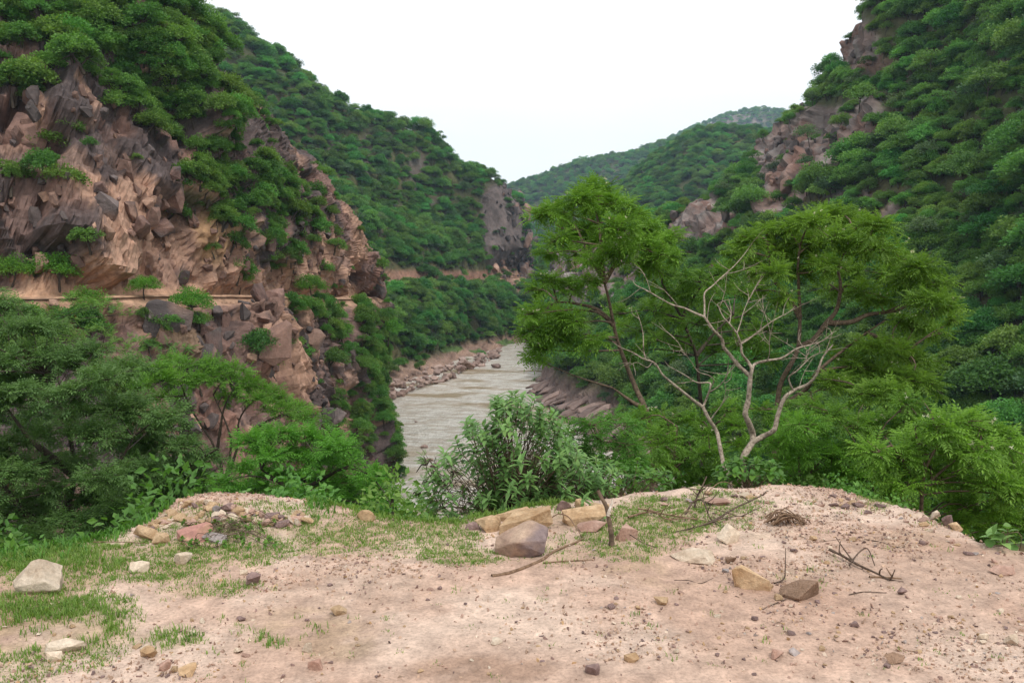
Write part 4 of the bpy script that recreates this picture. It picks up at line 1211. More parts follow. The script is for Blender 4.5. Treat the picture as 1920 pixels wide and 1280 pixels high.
# T2: the large spreading one
feather_tree("feathery_tree", "large feathery tree spreading wide behind the bare pale tree", 15.5,
    [[(1455, 800), (1457, 767), (1464, 718), (1484, 681), (1497, 649), (1500, 590), (1498, 544), (1496, 500), (1500, 460)], [(1497, 649), (1523, 639), (1549, 606), (1569, 580), (1576, 537), (1572, 501), (1590, 460), (1600, 430)],
     [(1549, 606), (1595, 604), (1628, 590), (1677, 583), (1712, 566), (1745, 540)], [(1500, 590), (1477, 550), (1454, 527), (1446, 501), (1440, 460)], [(1485, 775), (1497, 760), (1530, 734), (1549, 698), (1595, 655), (1628, 626), (1660, 600)], [(1628, 626), (1670, 640), (1700, 660)]],
    [(1560, 408, 48), (1600, 412, 42), (1520, 420, 40), (1640, 430, 40), (1480, 432, 36), (1440, 442, 42), (1405, 455, 34), (1380, 478, 32), (1560, 450, 44), (1510, 462, 42), (1465, 475, 40), (1610, 462, 44), (1650, 470, 40), (1690, 490, 40), (1725, 505, 42), (1755, 535, 42), (1778, 575, 34), (1790, 600, 24), (1740, 570, 42), (1700, 535, 40), (1660, 520, 38),
     (1590, 510, 40), (1540, 500, 38), (1500, 510, 34), (1450, 515, 34), (1420, 500, 30), (1620, 550, 36), (1650, 565, 30), (1715, 610, 38), (1760, 625, 28), (1690, 600, 30), (1560, 545, 30), (1470, 560, 28), (1420, 545, 26),
     (1640, 655, 42), (1680, 660, 46), (1720, 680, 44), (1700, 715, 46), (1735, 725, 36), (1650, 700, 46), (1610, 690, 38), (1600, 730, 44), (1650, 745, 44), (1560, 720, 36), (1580, 670, 30)],
    M['feather'], M['bark_brown'], rng, 0.36, 130, 0.09, 0.5, squeeze=0.86)
# T3: between the two, farther back
feather_tree("feathery_tree", "dark-stemmed feathery tree between the leaning and the spreading one", 18.0,
    [[(1318, 800), (1315, 760), (1310, 710), (1304, 661), (1290, 625), (1275, 590), (1258, 560), (1242, 532), (1232, 495)], [(1275, 590), (1300, 550), (1330, 520)], [(1304, 661), (1340, 620), (1375, 590)]],
    [(1235, 515, 34), (1270, 520, 36), (1310, 530, 40), (1350, 520, 40), (1250, 550, 36), (1290, 560, 42), (1335, 565, 42), (1380, 550, 40), (1225, 585, 34), (1260, 600, 38), (1310, 610, 38), (1360, 610, 40), (1400, 590, 36), (1190, 620, 36), (1160, 590, 30), (1230, 640, 36), (1280, 650, 36), (1340, 660, 40), (1400, 640, 38), (1440, 620, 34), (1180, 660, 30), (1430, 670, 34)],
    M['feather'], M['bark_dark'], rng, 0.42, 85, 0.08, 0.2, tone_bias=-0.3)
# low feathery growth below them
for lab, Y, stems, cl, tb in [
    ("feathery bush under the bare pale tree, its fronds hanging over the gravel edge", 11.6, [[(1500, 940), (1498, 860), (1490, 810)], [(1500, 900), (1540, 860), (1560, 840)]],
     [(1470, 790, 34), (1500, 800, 38), (1530, 815, 38), (1480, 830, 40), (1450, 830, 30), (1520, 850, 44), (1560, 860, 40), (1480, 870, 42), (1450, 880, 34), (1530, 890, 44), (1570, 895, 40), (1500, 905, 40), (1590, 905, 30), (1610, 900, 26)], 0.02),
    ("feathery bush filling the gap between the two pale bare trunks and the leaning tree", 12.2, [[(1270, 930), (1265, 860), (1270, 800)], [(1268, 880), (1310, 840), (1330, 810)]],
     [(1200, 790, 36), (1250, 790, 38), (1300, 790, 36), (1330, 820, 34), (1190, 830, 36), (1235, 835, 42), (1285, 835, 42), (1330, 855, 36), (1220, 870, 42), (1270, 875, 42), (1320, 890, 40), (1380, 800, 30), (1390, 840, 30), (1250, 905, 36), (1300, 915, 34), (1180, 880, 30), (1370, 770, 30), (1430, 770, 28)], -0.04),
    ("feathery thicket at the photo's right edge beyond the crumbling gravel rim", 9.0, [[(1726, 1010), (1728, 940), (1735, 880), (1760, 830)], [(1730, 930), (1690, 860), (1660, 820)], [(1730, 910), (1790, 860), (1830, 840)], [(1735, 880), (1720, 830), (1716, 800)]],
     [(1800, 800, 44), (1840, 805, 44), (1760, 805, 40), (1880, 830, 44), (1720, 830, 40), (1780, 845, 42), (1830, 855, 44), (1900, 880, 42), (1690, 860, 38), (1740, 880, 36), (1800, 895, 42), (1860, 910, 46), (1910, 930, 40), (1780, 940, 40), (1830, 960, 44), (1880, 980, 44), (1700, 910, 34), (1660, 880, 34), (1920, 990, 40), (1850, 1010, 34), (1640, 850, 34), (1800, 985, 30), (1940, 860, 50), (1960, 930, 50)], 0.0),
    ("dark feathery bush just behind the gravel rim beside the thicket", 11.5, [[(1640, 1000), (1640, 930), (1630, 880)]],
     [(1600, 800, 40), (1560, 780, 40), (1640, 800, 40), (1620, 850, 44), (1660, 920, 40), (1620, 900, 44), (1690, 940, 36), (1650, 960, 36), (1600, 940, 34), (1690, 790, 40), (1720, 960, 30), (1520, 760, 36), (1700, 760, 34)], -0.12)]:
    feather_tree("feathery_bush", lab, Y, stems, cl, M['feather'], M['bark_brown'], rng, 0.28, 110, 0.03, 0.15, spread_y=0.45, group="feathery bushes behind the gravel rim", tone_bias=tb)

# ---- left: the dark fine-leaved tree, the bright one, the shaded one between --------
FINE = frond_template(4, 0.30, 0.14, 1.15)
dk = []
rg = np.random.default_rng(3)
for y0, x0, x1 in [(585, -60, 60), (625, -80, 130), (665, -90, 190), (705, -90, 250), (745, -90, 290), (785, -90, 320), (825, -90, 330), (865, -90, 330), (905, -90, 320), (945, -90, 290), (985, -80, 240), (1015, -60, 150)]:
    for x in np.arange(x0, x1, 48):
        dk.append((x + rg.normal() * 12, y0 + rg.normal() * 12, 44))
feather_tree("dark_tree", "massive dark fine-leaved tree filling the photo's left edge", 19.0, [[(-10, 1075), (40, 1020), (80, 995), (120, 960), (140, 880), (120, 780), (80, 700)], [(120, 960), (200, 900), (250, 820)], [(80, 995), (20, 930), (-20, 860)], [(140, 880), (60, 820), (10, 760)], [(120, 780), (170, 720)]],
    dk, M['darkleaf'], M['bark_dark'], rng, 0.40, 115, 0.20, spread_y=1.3, flat=0.45, tmpl=FINE)
feather_tree("shade_tree", "dark layered tree tucked between the massive dark tree and the bright one", 21.5, [[(330, 1060), (325, 980), (315, 900), (330, 840)], [(325, 960), (260, 900), (230, 860)], [(318, 900), (380, 860), (410, 840)]],
    [(220, 770, 50), (270, 790, 50), (320, 800, 50), (250, 830, 52), (300, 840, 52), (350, 835, 46), (380, 860, 46), (320, 880, 54), (270, 880, 54), (370, 900, 50), (320, 925, 54), (270, 930, 54), (400, 920, 44), (230, 900, 50), (360, 955, 44), (300, 970, 46), (210, 960, 46), (250, 990, 44), (170, 1000, 44)],
    M['darkleaf'], M['bark_dark'], rng, 0.40, 125, 0.12, spread_y=0.7, flat=0.34, tone_bias=0.12, tmpl=FINE)
feather_tree("bright_tree", "bright green umbrella tree with many thin dark stems", 24.0, [[(420, 930), (405, 845), (379, 800), (360, 770), (349, 747), (340, 720)], [(405, 845), (412, 800), (420, 762), (440, 725)], [(415, 900), (430, 830), (427, 800), (400, 740)], [(420, 920), (447, 834), (448, 792), (468, 758), (500, 735)], [(447, 834), (500, 790), (545, 775)]],
    [(290, 692, 34), (325, 680, 34), (360, 685, 34), (400, 688, 34), (440, 692, 34), (310, 712, 34), (350, 715, 34), (395, 712, 36), (440, 718, 36), (470, 722, 32), (500, 735, 34), (530, 750, 34), (560, 765, 34), (480, 750, 32), (520, 772, 30), (550, 785, 30), (270, 720, 30), (300, 745, 28), (430, 745, 30), (330, 745, 26), (585, 780, 28)],
    M['bright'], M['bark_dark'], rng, 0.40, 140, 0.09, spread_y=0.8, flat=0.36, tone_bias=0.1, tmpl=FINE)
feather_tree("bright_tree", "low bright green tree domed above the rubble mound", 17.0, [[(560, 1000), (565, 930), (575, 880), (590, 850)], [(565, 940), (520, 900), (490, 880)], [(570, 910), (630, 880), (660, 870)]],
    [(470, 830, 40), (520, 815, 40), (570, 815, 42), (610, 825, 40), (640, 842, 40), (500, 855, 44), (550, 855, 46), (600, 862, 44), (650, 872, 42), (690, 892, 38), (460, 880, 40), (510, 895, 46), (570, 900, 46), (630, 905, 46), (680, 920, 42), (720, 930, 34), (470, 920, 44), (530, 935, 46), (590, 940, 46), (650, 945, 46), (710, 955, 36), (430, 945, 40), (740, 960, 24), (410, 905, 34)],
    M['bright'], M['bark_dark'], rng, 0.36, 140, 0.10, spread_y=0.7, flat=0.36, tone_bias=0.15, tmpl=FINE)
t = feather_tree("orange_tree", "tree dotted with orange blossom above the massive dark tree", 33.0, [[(110, 720), (105, 660), (100, 620)], [(105, 660), (130, 630)]],
    [(60, 600, 28), (90, 590, 28), (120, 605, 28), (75, 625, 30), (110, 632, 30), (140, 640, 26), (50, 640, 28), (160, 660, 24), (95, 650, 26), (150, 680, 22)], M['clifftree'], M['bark_dark'], rng, 0.42, 110, 0.10, 1.0, spread_y=0.7)
for c in t.children:
    if c.name.startswith("blossom"):
        c.data.materials[0] = M['orange']
for lab, Y, cl in [("pale green tree above the bright umbrella tree, before the dark slab", 38.0, [(190, 655, 30), (220, 640, 28), (250, 660, 30), (210, 680, 30), (270, 690, 28), (240, 710, 28), (180, 690, 26), (160, 625, 26), (200, 615, 24)]),
                   ("small tree standing against the rust-brown slab", 40.0, [(310, 650, 24), (340, 655, 24), (330, 675, 24), (300, 675, 22), (265, 640, 20)]),
                   ("leafy tree at the photo's left edge under the road", 42.0, [(10, 560, 26), (40, 575, 26), (-10, 590, 30), (170, 575, 28), (200, 570, 26), (140, 560, 24), (230, 590, 24)])]:
    x, y, _ = cl[0]
    feather_tree("slope_side_tree", lab, Y, [[(x + 10, y + 110), (x + 5, y + 60), (x, y + 10)]], cl, M['clifftree'], M['bark_dark'], rng, 0.45, 110, 0.09, spread_y=0.8, tone_bias=0.2)

# ---- the two bare pale trees ----------------------------------------------------------
def bare_tree(name, label, Y, limbs, rng, base_r):
    wood = Geo(); pts = []
    first = None
    for k, (L, r0, r1) in enumerate(limbs):
        P = line3(L, Y, rng, 0.05)
        if k == 0:
            g = np.array([P[0, 0], P[0, 1], min(float(ground_z(P[0, 0], P[0, 1], False)) - 0.2, P[0, 2] - 0.1)])
            P = np.concatenate([[g], P]); first = g
        else:
            A = np.concatenate(pts)
            a, b, _ = pix(A); c, d, _ = pix(P[:1])
            j = np.argmin(np.hypot(a - c, b - d))
            P = P + (A[j] - P[0]) * np.linspace(1, 0.0, len(P))[:, None]
        P[1:-1] += rng.normal(size=(len(P) - 2, 3)) * 0.012
        pts.append(limb(wood, P, r0 * 0.68, r1 * 0.6, 8, rng, 0.05))
        # fine dead twigs along the outer half
        if k and r0 < 0.06:
            Q = pts[-1]
            for q in range(int(rng.integers(2, 6))):
                i = int(rng.integers(len(Q) // 3, len(Q)))
                d0 = Q[i] - Q[max(0, i - 2)]; d0 = d0 / (np.linalg.norm(d0) + 1e-9)
                e = Q[i] + (d0 * 0.6 + rng.normal(size=3) * np.array([0.6, 0.5, 0.5]) + np.array([0, 0, 0.3])) * (0.12 + 0.3 * rng.random())
                m_ = (Q[i] + e) / 2 + rng.normal(size=3) * 0.03
                wood.tube(smooth_line([Q[i], m_, e], 5), np.linspace(0.0045, 0.0016, 5), 4)
                if rng.random() < 0.6:
                    e2 = m_ + (e - m_) * 0.6 + rng.normal(size=3) * 0.07
                    wood.tube([m_, (m_ + e2) / 2 + rng.normal(size=3) * 0.012, e2], [0.0045, 0.0035, 0.002], 4)
    t = thing(name, label, "tree", first, "bare pale trees at the edge")
    wood.v = [v - first for v in wood.v]
    obj("trunk", wood.mesh("trunk", M['bark_pale'], True), t)
    return t
YD = 10.5
bare_tree("bare_tree", "bare pale tree forking into two trunks beside the gravel rim", YD, [
    ([(1390, 890), (1396, 860), (1404, 843), (1412, 828)], 0.078, 0.066),
    ([(1412, 828), (1410, 815), (1402, 792), (1399, 774), (1403, 750), (1406, 730), (1407, 705)], 0.060, 0.046),
    ([(1407, 705), (1398, 697), (1384, 683), (1365, 664), (1356, 649), (1352, 636), (1340, 617), (1321, 594)], 0.040, 0.024),
    ([(1321, 594), (1300, 585), (1282, 577), (1262, 570), (1240, 560), (1215, 546), (1192, 532), (1186, 525)], 0.022, 0.006),
    ([(1321, 594), (1320, 570), (1320, 552), (1335, 536), (1350, 522), (1372, 500), (1392, 478), (1410, 457)], 0.018, 0.005),
    ([(1407, 705), (1409, 690), (1402, 677), (1393, 664), (1391, 646), (1381, 627), (1368, 608), (1352, 592), (1345, 570)], 0.034, 0.007),
    ([(1391, 646), (1405, 640), (1421, 627), (1440, 611), (1458, 600), (1477, 589), (1490, 575)], 0.020, 0.005),
    ([(1381, 627), (1388, 605), (1392, 585), (1402, 560), (1400, 540)], 0.013, 0.004), ([(1368, 608), (1372, 585), (1366, 560)], 0.011, 0.003),
    ([(1408, 698), (1415, 686), (1437, 677), (1465, 670), (1493, 655), (1518, 642), (1546, 636), (1562, 622)], 0.034, 0.006),
    ([(1437, 677), (1441, 660), (1440, 640), (1444, 622)], 0.011, 0.003),
    ([(1412, 828), (1434, 816), (1449, 805), (1456, 790), (1460, 777), (1471, 750), (1490, 733), (1515, 724), (1531, 705), (1534, 689), (1546, 667), (1562, 646)], 0.056, 0.014),
    ([(1490, 733), (1484, 722), (1481, 708), (1493, 697), (1509, 680), (1522, 672), (1537, 661)], 0.020, 0.006), ([(1509, 680), (1510, 668), (1512, 655)], 0.008, 0.003)], rng, 0.08)
bare_tree("bare_tree", "slimmer bare pale tree reaching towards the river", YD - 0.4, [
    ([(1368, 900), (1362, 874), (1352, 849), (1349, 827), (1340, 805), (1332, 783), (1318, 763)], 0.048, 0.036),
    ([(1318, 763), (1299, 749), (1281, 735), (1259, 717), (1240, 700), (1224, 680), (1206, 671), (1187, 661), (1165, 652), (1148, 640)], 0.034, 0.006),
    ([(1212, 674), (1208, 660), (1206, 649), (1204, 627), (1198, 605), (1192, 580)], 0.014, 0.004),
    ([(1318, 763), (1327, 746), (1332, 727), (1327, 719), (1306, 716), (1284, 702), (1256, 686), (1246, 676)], 0.022, 0.005),
    ([(1329, 737), (1340, 730), (1352, 724), (1362, 705), (1368, 689), (1366, 675)], 0.014, 0.004),
    ([(1332, 727), (1336, 712), (1330, 705), (1312, 695), (1290, 675), (1276, 655), (1270, 650)], 0.012, 0.004),
    ([(1334, 785), (1345, 772), (1354, 757), (1365, 737), (1358, 715)], 0.012, 0.004), ([(1224, 680), (1215, 690), (1195, 680), (1180, 685)], 0.008, 0.003)], rng, 0.05)

# ================================================================== FOREGROUND: stones
def stone(name, px, py, w, h, mat, label, seed, depth=0.8, rz=0.0, tilt=(0, 0), box=0.45, n=18, sink=0.2, group=None, cat="stone", rough=0.03):
    p = on_ground(px, py)
    k = p[1] / F
    dims = (w * k * 1.08, w * k * depth, h * k * 1.25)
    me = rock_mesh(name, seed, dims, M[mat], n, box, 0.05, rough, 3 if w > 40 else 1)
    o = obj(name, me, loc=(p[0], p[1] + dims[1] * 0.35, p[2] - dims[2] * sink), rot=(tilt[0], tilt[1], rz))
    return tag(o, label, cat, group)

for i, a in enumerate([
    ("boulder", 978, 1046, 98, 62, 'st_boulder', "big two-toned boulder, brown and grey, in front of the tan slabs", 0.75, 0.15, (0.05, 0.02), 0.55),
    ("rock_slab", 992, 1000, 105, 40, 'st_tan', "long tan slab rising towards one end behind the big boulder", 0.5, 0.1, (0.0, -0.22), 0.75),
    ("rock_slab", 972, 978, 78, 26, 'st_tan', "tan slab lying behind the long sloping one", 0.5, -0.15, (0, -0.15), 0.6),
    ("rock_slab", 1100, 984, 90, 34, 'st_tan', "blocky tan slab beside the broken stake", 0.5, 0.03, (0.1, 0.02), 0.8),
    ("stone", 1112, 996, 54, 18, 'st_pink', "thin reddish stone under the blocky tan slab", 0.6, 0.1, (0, -0.1), 0.5),
    ("stone", 917, 995, 46, 26, 'st_tan', "rounded tan stone at the low end of the long slab", 0.8, 0.3, (0, 0), 0.2),
    ("stone", 885, 993, 26, 14, 'st_purple', "small purple-brown stone left of the tan slabs", 0.8, 0.3, (0, 0), 0.3),
    ("stone", 1172, 1013, 38, 28, 'st_pink', "squat brown-and-pale stone right of the broken stake", 0.8, 0.6, (0.1, 0.1), 0.4),
    ("stone", 1057, 955, 28, 20, 'st_purple', "dark cracked stone on the brink behind the tan slabs", 0.8, 0.2, (0, 0), 0.4),
    ("stone", 1088, 953, 28, 18, 'st_tan', "wedge-shaped tan stone on the brink behind the blocky slab", 0.7, 0.8, (0, 0.2), 0.4),
    ("stone", 1116, 955, 24, 12, 'st_tan', "flat tan stone between the brink and the broken stake", 0.7, 0.1, (0, 0), 0.5),
    ("boulder", 62, 1116, 84, 62, 'st_pale', "pale blocky boulder by the photo's left edge", 0.7, 0.2, (0.05, 0.0), 0.5),
    ("stone", 340, 1056, 32, 24, 'st_pale', "pale angular stone in the grass below the mound", 0.8, 0.4, (0, 0), 0.4),
    ("stone", 258, 1074, 36, 19, 'st_pale', "pale oblong stone in the grass near the pale boulder", 0.6, 0.5, (0, 0.1), 0.6),
    ("stone", 472, 1097, 26, 22, 'st_purple', "cube-like brown-grey stone on the bare sand", 0.8, 0.5, (0, 0.1), 0.6),
    ("stone", 456, 1078, 15, 10, 'st_pale', "tiny white stone beside the cube-like one", 0.8, 0.3, (0, 0), 0.4),
    ("rock_slab", 277, 1012, 78, 22, 'st_tan', "log-shaped tan stone on the flank of the mound", 0.35, -0.45, (0, 0.22), 0.5),
    ("stone", 300, 1020, 30, 20, 'st_tan', "tan stone at the foot of the log-shaped one", 0.8, 0.2, (0, 0), 0.5),
    ("boulder", 358, 1018, 62, 36, 'st_orange', "orange-red boulder in the weeds of the mound", 0.7, 0.3, (0, 0.1), 0.4),
    ("rock_slab", 400, 1016, 42, 18, 'st_grey', "blue-grey flat stone beside the orange-red boulder", 0.7, -0.3, (0, 0.15), 0.5),
    ("stone", 682, 975, 34, 20, 'st_tan', "tan wedge stone alone on the grassy brink", 0.6, -0.4, (0, 0.25), 0.5),
    ("rock_slab", 118, 1226, 68, 26, 'st_pale', "long flat beige stone in the grass low down", 0.5, 0.35, (0, -0.12), 0.6),
    ("stone", 100, 1242, 27, 20, 'st_pale', "pale stone at the end of the long flat beige one", 0.8, 0.3, (0, 0), 0.5),
    ("stone", 275, 1238, 29, 20, 'st_tan', "tan oval stone between grass tufts low down", 0.8, 0.2, (0, 0), 0.2),
    ("stone", 307, 1256, 22, 18, 'st_pink', "pinkish stone near the tan oval one", 0.8, 0.6, (0, 0), 0.4),
    ("stone", 348, 1268, 32, 20, 'st_tan', "tan stone by the photo's lower border", 0.8, 0.2, (0, 0), 0.4),
    ("stone", 575, 1223, 20, 18, 'st_pale', "white stone in the sprouting weeds", 0.8, 0.2, (0, 0), 0.5),
    ("stone", 590, 1258, 28, 20, 'st_pink', "pink-beige stone below the white one", 0.8, 0.2, (0, 0), 0.4),
    ("stone", 633, 1152, 30, 15, 'st_tan', "half-buried tan stone above the sprouting weeds", 0.8, 0.2, (0, 0), 0.2),
    ("boulder", 1412, 1106, 74, 36, 'st_tan', "elongated tan boulder with a rust-brown side, alone on the sand", 0.45, -0.45, (0, 0.12), 0.75),
    ("earth_clod", 1510, 1130, 78, 32, 'st_clod', "crumbly brown earth clod on the sand", 0.8, 0.1, (0, 0), 0.1),
    ("rock_slab", 1300, 1054, 82, 20, 'st_pale', "flat pale slab pressed into the ground", 0.6, -0.2, (0, 0.06), 0.6),
    ("stone", 1374, 1018, 46, 30, 'st_pale', "pale yellowish stone tilted near the branch pile", 0.7, 0.5, (0, -0.2), 0.5),
    ("stone", 1372, 1056, 22, 12, 'st_clod', "dark brown little stone right of the flat pale slab", 0.8, 0.2, (0, 0), 0.3),
    ("stone", 1242, 1134, 27, 14, 'st_tan', "tan chip of stone on the open sand", 0.8, 0.2, (0, 0), 0.5),
    ("rock_slab", 1346, 946, 48, 11, 'st_pink', "flat pink stone behind the branch pile", 0.8, 0.1, (0, 0), 0.4),
    ("rock_slab", 1884, 1077, 48, 16, 'st_pink', "flat pink slab near the photo's right edge", 0.8, -0.1, (0, 0.05), 0.5),
    ("stone", 1776, 984, 28, 22, 'st_purple', "leaning purple slab on the crumbling rim", 0.6, 0.3, (0, 0.35), 0.5),
    ("stone", 1756, 975, 22, 16, 'st_pale', "pale stone beside the leaning purple slab", 0.8, 0.3, (0, 0), 0.3),
    ("stone", 1796, 985, 24, 16, 'st_tan', "tan stone at the corner of the crumbling rim", 0.8, 0.3, (0, 0), 0.4),
    ("stone", 1112, 1266, 26, 19, 'st_purple', "dark purple stone by the lower border", 0.8, 0.4, (0, 0), 0.4),
    ("stone", 1185, 1243, 27, 17, 'st_tan', "bright tan stone above the dark purple one", 0.8, 0.4, (0, 0), 0.4),
    ("stone", 930, 1212, 22, 14, 'st_pale', "pale stone on the sandy middle near the lower border", 0.8, 0.4, (0, 0), 0.3),
    ("stone", 1458, 1236, 30, 18, 'st_pink', "pink stone on the gravel by the lower border", 0.7, 0.4, (0, 0), 0.5),
    ("stone", 1494, 1228, 28, 12, 'st_grey', "flat grey stone right of the pink one", 0.7, 0.4, (0, 0), 0.5),
    ("stone", 1680, 1248, 34, 18, 'st_clod', "brown clod on the gravel by the lower right corner", 0.7, 0.2, (0, 0), 0.2),
    ("stone", 1902, 1210, 30, 20, 'st_pale', "pale stone cut by the photo's right border", 0.7, 0.2, (0, 0), 0.3),
    ("stone", 1845, 1200, 22, 12, 'st_pale', "pale flat stone near the right border", 0.7, 0.2, (0, 0), 0.5),
    ("stone", 1693, 1116, 16, 13, 'st_purple', "red-brown stone below the dry branch", 0.8, 0.2, (0, 0), 0.4)]):
    stone(a[0], a[1], a[2], a[3], a[4], a[5], a[6], 500 + 7 * i, a[7], a[8], a[9], a[10], n=13 if a[3] < 60 else 15, rough=0.03)

# smaller stones, one mesh for several copies
rng = np.random.default_rng(77)
KINDS = [('st_tan', "small tan stone"), ('st_pink', "small pink stone"), ('st_purple', "small purple-brown stone"), ('st_pale', "small whitish stone"), ('st_grey', "small grey stone")]
SMALL = {(m, v): rock_mesh("small_stone", 900 + 10 * k + v, (1.0, 0.8, 0.55), M[m], 13, 0.35, 0.06, 0.03, 0) for k, (m, _) in enumerate(KINDS) for v in range(4)}
def small_stones(n, region, sizes, where, group, weights):
    for _ in range(n):
        x, y = region(rng)
        k = int(rng.choice(5, p=weights))
        m, words_ = KINDS[k]
        p = on_ground(x, y)
        s = (sizes[0] + (sizes[1] - sizes[0]) * rng.random() ** 2) * p[1] / F
        tag(obj("small_stone", SMALL[(m, int(rng.integers(4)))], loc=p - np.array([0, 0, s * 0.12]), rot=(rng.normal() * 0.25, rng.normal() * 0.25, rng.random() * 6.3), scale=(s, s, s * (0.7 + 0.5 * rng.random()))), words_ + " " + where, "stone", group)
def mound_region(r):
    u = r.random()
    x = 285 + u * 290
    top = np.interp(x, [285, 330, 380, 450, 520, 575], [990, 938, 942, 955, 966, 972])
    return x, top + r.random() ** 1.8 * np.interp(x, [285, 340, 575], [12, 50, 12]) + 3
small_stones(130, mound_region, (10, 34), "heaped on the rubble mound", "stones of the rubble mound", [0.45, 0.2, 0.1, 0.2, 0.05])
small_stones(60, lambda r: (1180 + 700 * (q := r.random()), np.interp(1180 + 700 * q, [1180, 1300, 1580, 1740, 1830, 1880], [944, 922, 926, 968, 1030, 1060]) + 3 + 22 * r.random()), (8, 22), "along the crumbling gravel rim", "stones along the gravel rim", [0.25, 0.3, 0.25, 0.15, 0.05])
small_stones(75, lambda r: (1250 + 670 * r.random(), 1000 + 275 * r.random()), (8, 19), "on the open gravel at the photo's right", "stones on the gravel right", [0.25, 0.25, 0.3, 0.12, 0.08])
small_stones(45, lambda r: (480 + 720 * r.random(), 1060 + 215 * r.random()), (7, 16), "on the open sand in the middle", "stones on the sand middle", [0.3, 0.25, 0.25, 0.15, 0.05])
small_stones(25, lambda r: (r.random() * 480, 1160 + 115 * r.random()), (9, 22), "among the grass at the lower left", "stones in the grass lower left", [0.3, 0.25, 0.1, 0.3, 0.05])

# gravel too small to pick apart
def pebble_template(seed):
    bm = bmesh.new(); r = np.random.default_rng(seed)
    for q in r.normal(size=(6, 3)):
        q = q / np.linalg.norm(q); bm.verts.new(q * 0.5 * np.array([1, 0.85, 0.6]))
    bmesh.ops.convex_hull(bm, input=bm.verts)
    bmesh.ops.delete(bm, geom=[v for v in bm.verts if not v.link_faces], context='VERTS')
    bmesh.ops.triangulate(bm, faces=bm.faces)
    bm.verts.index_update()
    V = np.array([v.co for v in bm.verts]); Fc = np.array([[v.index for v in f.verts] for f in bm.faces]); bm.free()
    return V, Fc
PEB = [pebble_template(k) for k in range(6)]
PCOL = np.array([(0.42, 0.29, 0.21), (0.34, 0.22, 0.165), (0.24, 0.155, 0.13), (0.18, 0.125, 0.115), (0.52, 0.42, 0.33), (0.40, 0.26, 0.14), (0.31, 0.26, 0.235)])
rng = np.random.default_rng(78)
N_ = 190000
X = rng.uniform(-5, 5, N_); Y = 2.4 + rng.random(N_) ** 0.8 * 4.6
P = np.stack([X, Y, X * 0], -1)
a, b, _ = pix(P)
dn = 0.16 + ell(a, b, [(1650, 1120, 420, 190, 0.8), (1800, 1220, 300, 120, 0.7), (700, 1110, 260, 70, 0.75), (420, 950, 160, 40, 1.0), (1550, 960, 330, 50, 0.9), (560, 1240, 260, 60, 0.35), (1300, 1200, 240, 80, 0.35), (250, 1260, 260, 40, 0.5), (1780, 1030, 130, 60, 0.9)])
dn = dn * (0.12 + 1.5 * smooth(0.42, 0.62, fbm(P / 0.45, 4, 44, 0.6))) * (1 - 0.75 * ell(a, b, GRASS))
keep = (rng.random(N_) < dn) & (Y < edge_y(X) + 0.25)
X, Y = X[keep], Y[keep]
Z = ground_z(X, Y)
sz_ = 0.005 + 0.026 * rng.random(len(X)) ** 3.6
geoV, geoF, geoC, off = [], [], [], 0
for k in range(6):
    s = np.arange(len(X)) % 6 == k
    n = s.sum()
    Mx = rand_rot(n, rng)
    zsc = sz_[s]
    V, Fc = scatter(*PEB[k], np.stack([X[s], Y[s], Z[s] + zsc * 0.12], -1), Mx, zsc)
    c = PCOL[rng.choice(7, n, p=[0.30, 0.24, 0.12, 0.06, 0.17, 0.06, 0.05])] * (0.8 + 0.4 * rng.random((n, 1)))
    geoV.append(V); geoF.append(Fc + off); geoC.append(np.repeat(c, len(PEB[k][0]), 0)); off += len(V)
stuff(obj("gravel", fast_mesh("gravel", np.concatenate(geoV), [f for f in geoF], M['pebble'], False, {"Col": np.concatenate(geoC)})), "fine pink and brown gravel strewn over the sandy ground", "gravel")

# ================================================================== sticks
def stick(name, label, pts, r0, r1, mat='stick', lift=None, cat="stick", group=None, seed=0, forks=0):
    """a dry stick lying on the ground along pixels of the photograph"""
    rg = np.random.default_rng(seed + 1000)
    P = np.array([on_ground(x, y) for x, y in pts])
    r0, r1 = r0 * 0.78, r1 * 0.75
    P[:, 2] += r0 * 0.6
    if lift is not None:
        P[:, 2] += np.array(lift)
    g = Geo()
    Q = limb(g, P, r0, r1, 7, rg, 0.07)
    for k in range(forks):
        i = int(rg.integers(len(Q) // 4, len(Q)))
        e = Q[i] + np.array([rg.normal() * 0.09, rg.normal() * 0.08, 0.03 + 0.07 * rg.random()])
        g.tube(smooth_line([Q[i], (Q[i] + e) / 2 + rg.normal(size=3) * 0.012, e], 5), np.linspace(r1 * 1.2, r1 * 0.5, 5), 5)
    o = P[0].copy()
    g.v = [v - o for v in g.v]
    return tag(obj(name, g.mesh(name, M[mat], True), loc=o), label, cat, group)

stick("stick", "long curved brown stick lying in front of the big boulder", [(922, 1083), (950, 1076), (985, 1065), (1015, 1052), (1040, 1036), (1062, 1026), (1082, 1018), (1094, 1008)], 0.013, 0.008, seed=1)
stick("stick", "straight thin stick crossing the long curved one", [(1018, 1057), (1050, 1055), (1080, 1053), (1116, 1050)], 0.006, 0.004, seed=2)
stick("twig", "arched twig springing over the ground between the tan slabs", [(1034, 985), (1048, 985), (1066, 990), (1082, 1002), (1095, 1010)], 0.005, 0.004, lift=[0.05, 0.075, 0.07, 0.035, 0.0], seed=3)
stick("twig", "dark thin twig leaning by the squat stone", [(1160, 998), (1180, 1012), (1205, 1022), (1232, 1029)], 0.005, 0.003, 'stick_dark', lift=[0.03, 0.03, 0.01, 0], seed=4)
stick("stick", "pale root-like branch running from the stake to the branch pile", [(1178, 975), (1215, 968), (1260, 972), (1300, 975), (1340, 980)], 0.010, 0.004, lift=[0.02, 0.02, 0.015, 0.01, 0], seed=5, forks=4)
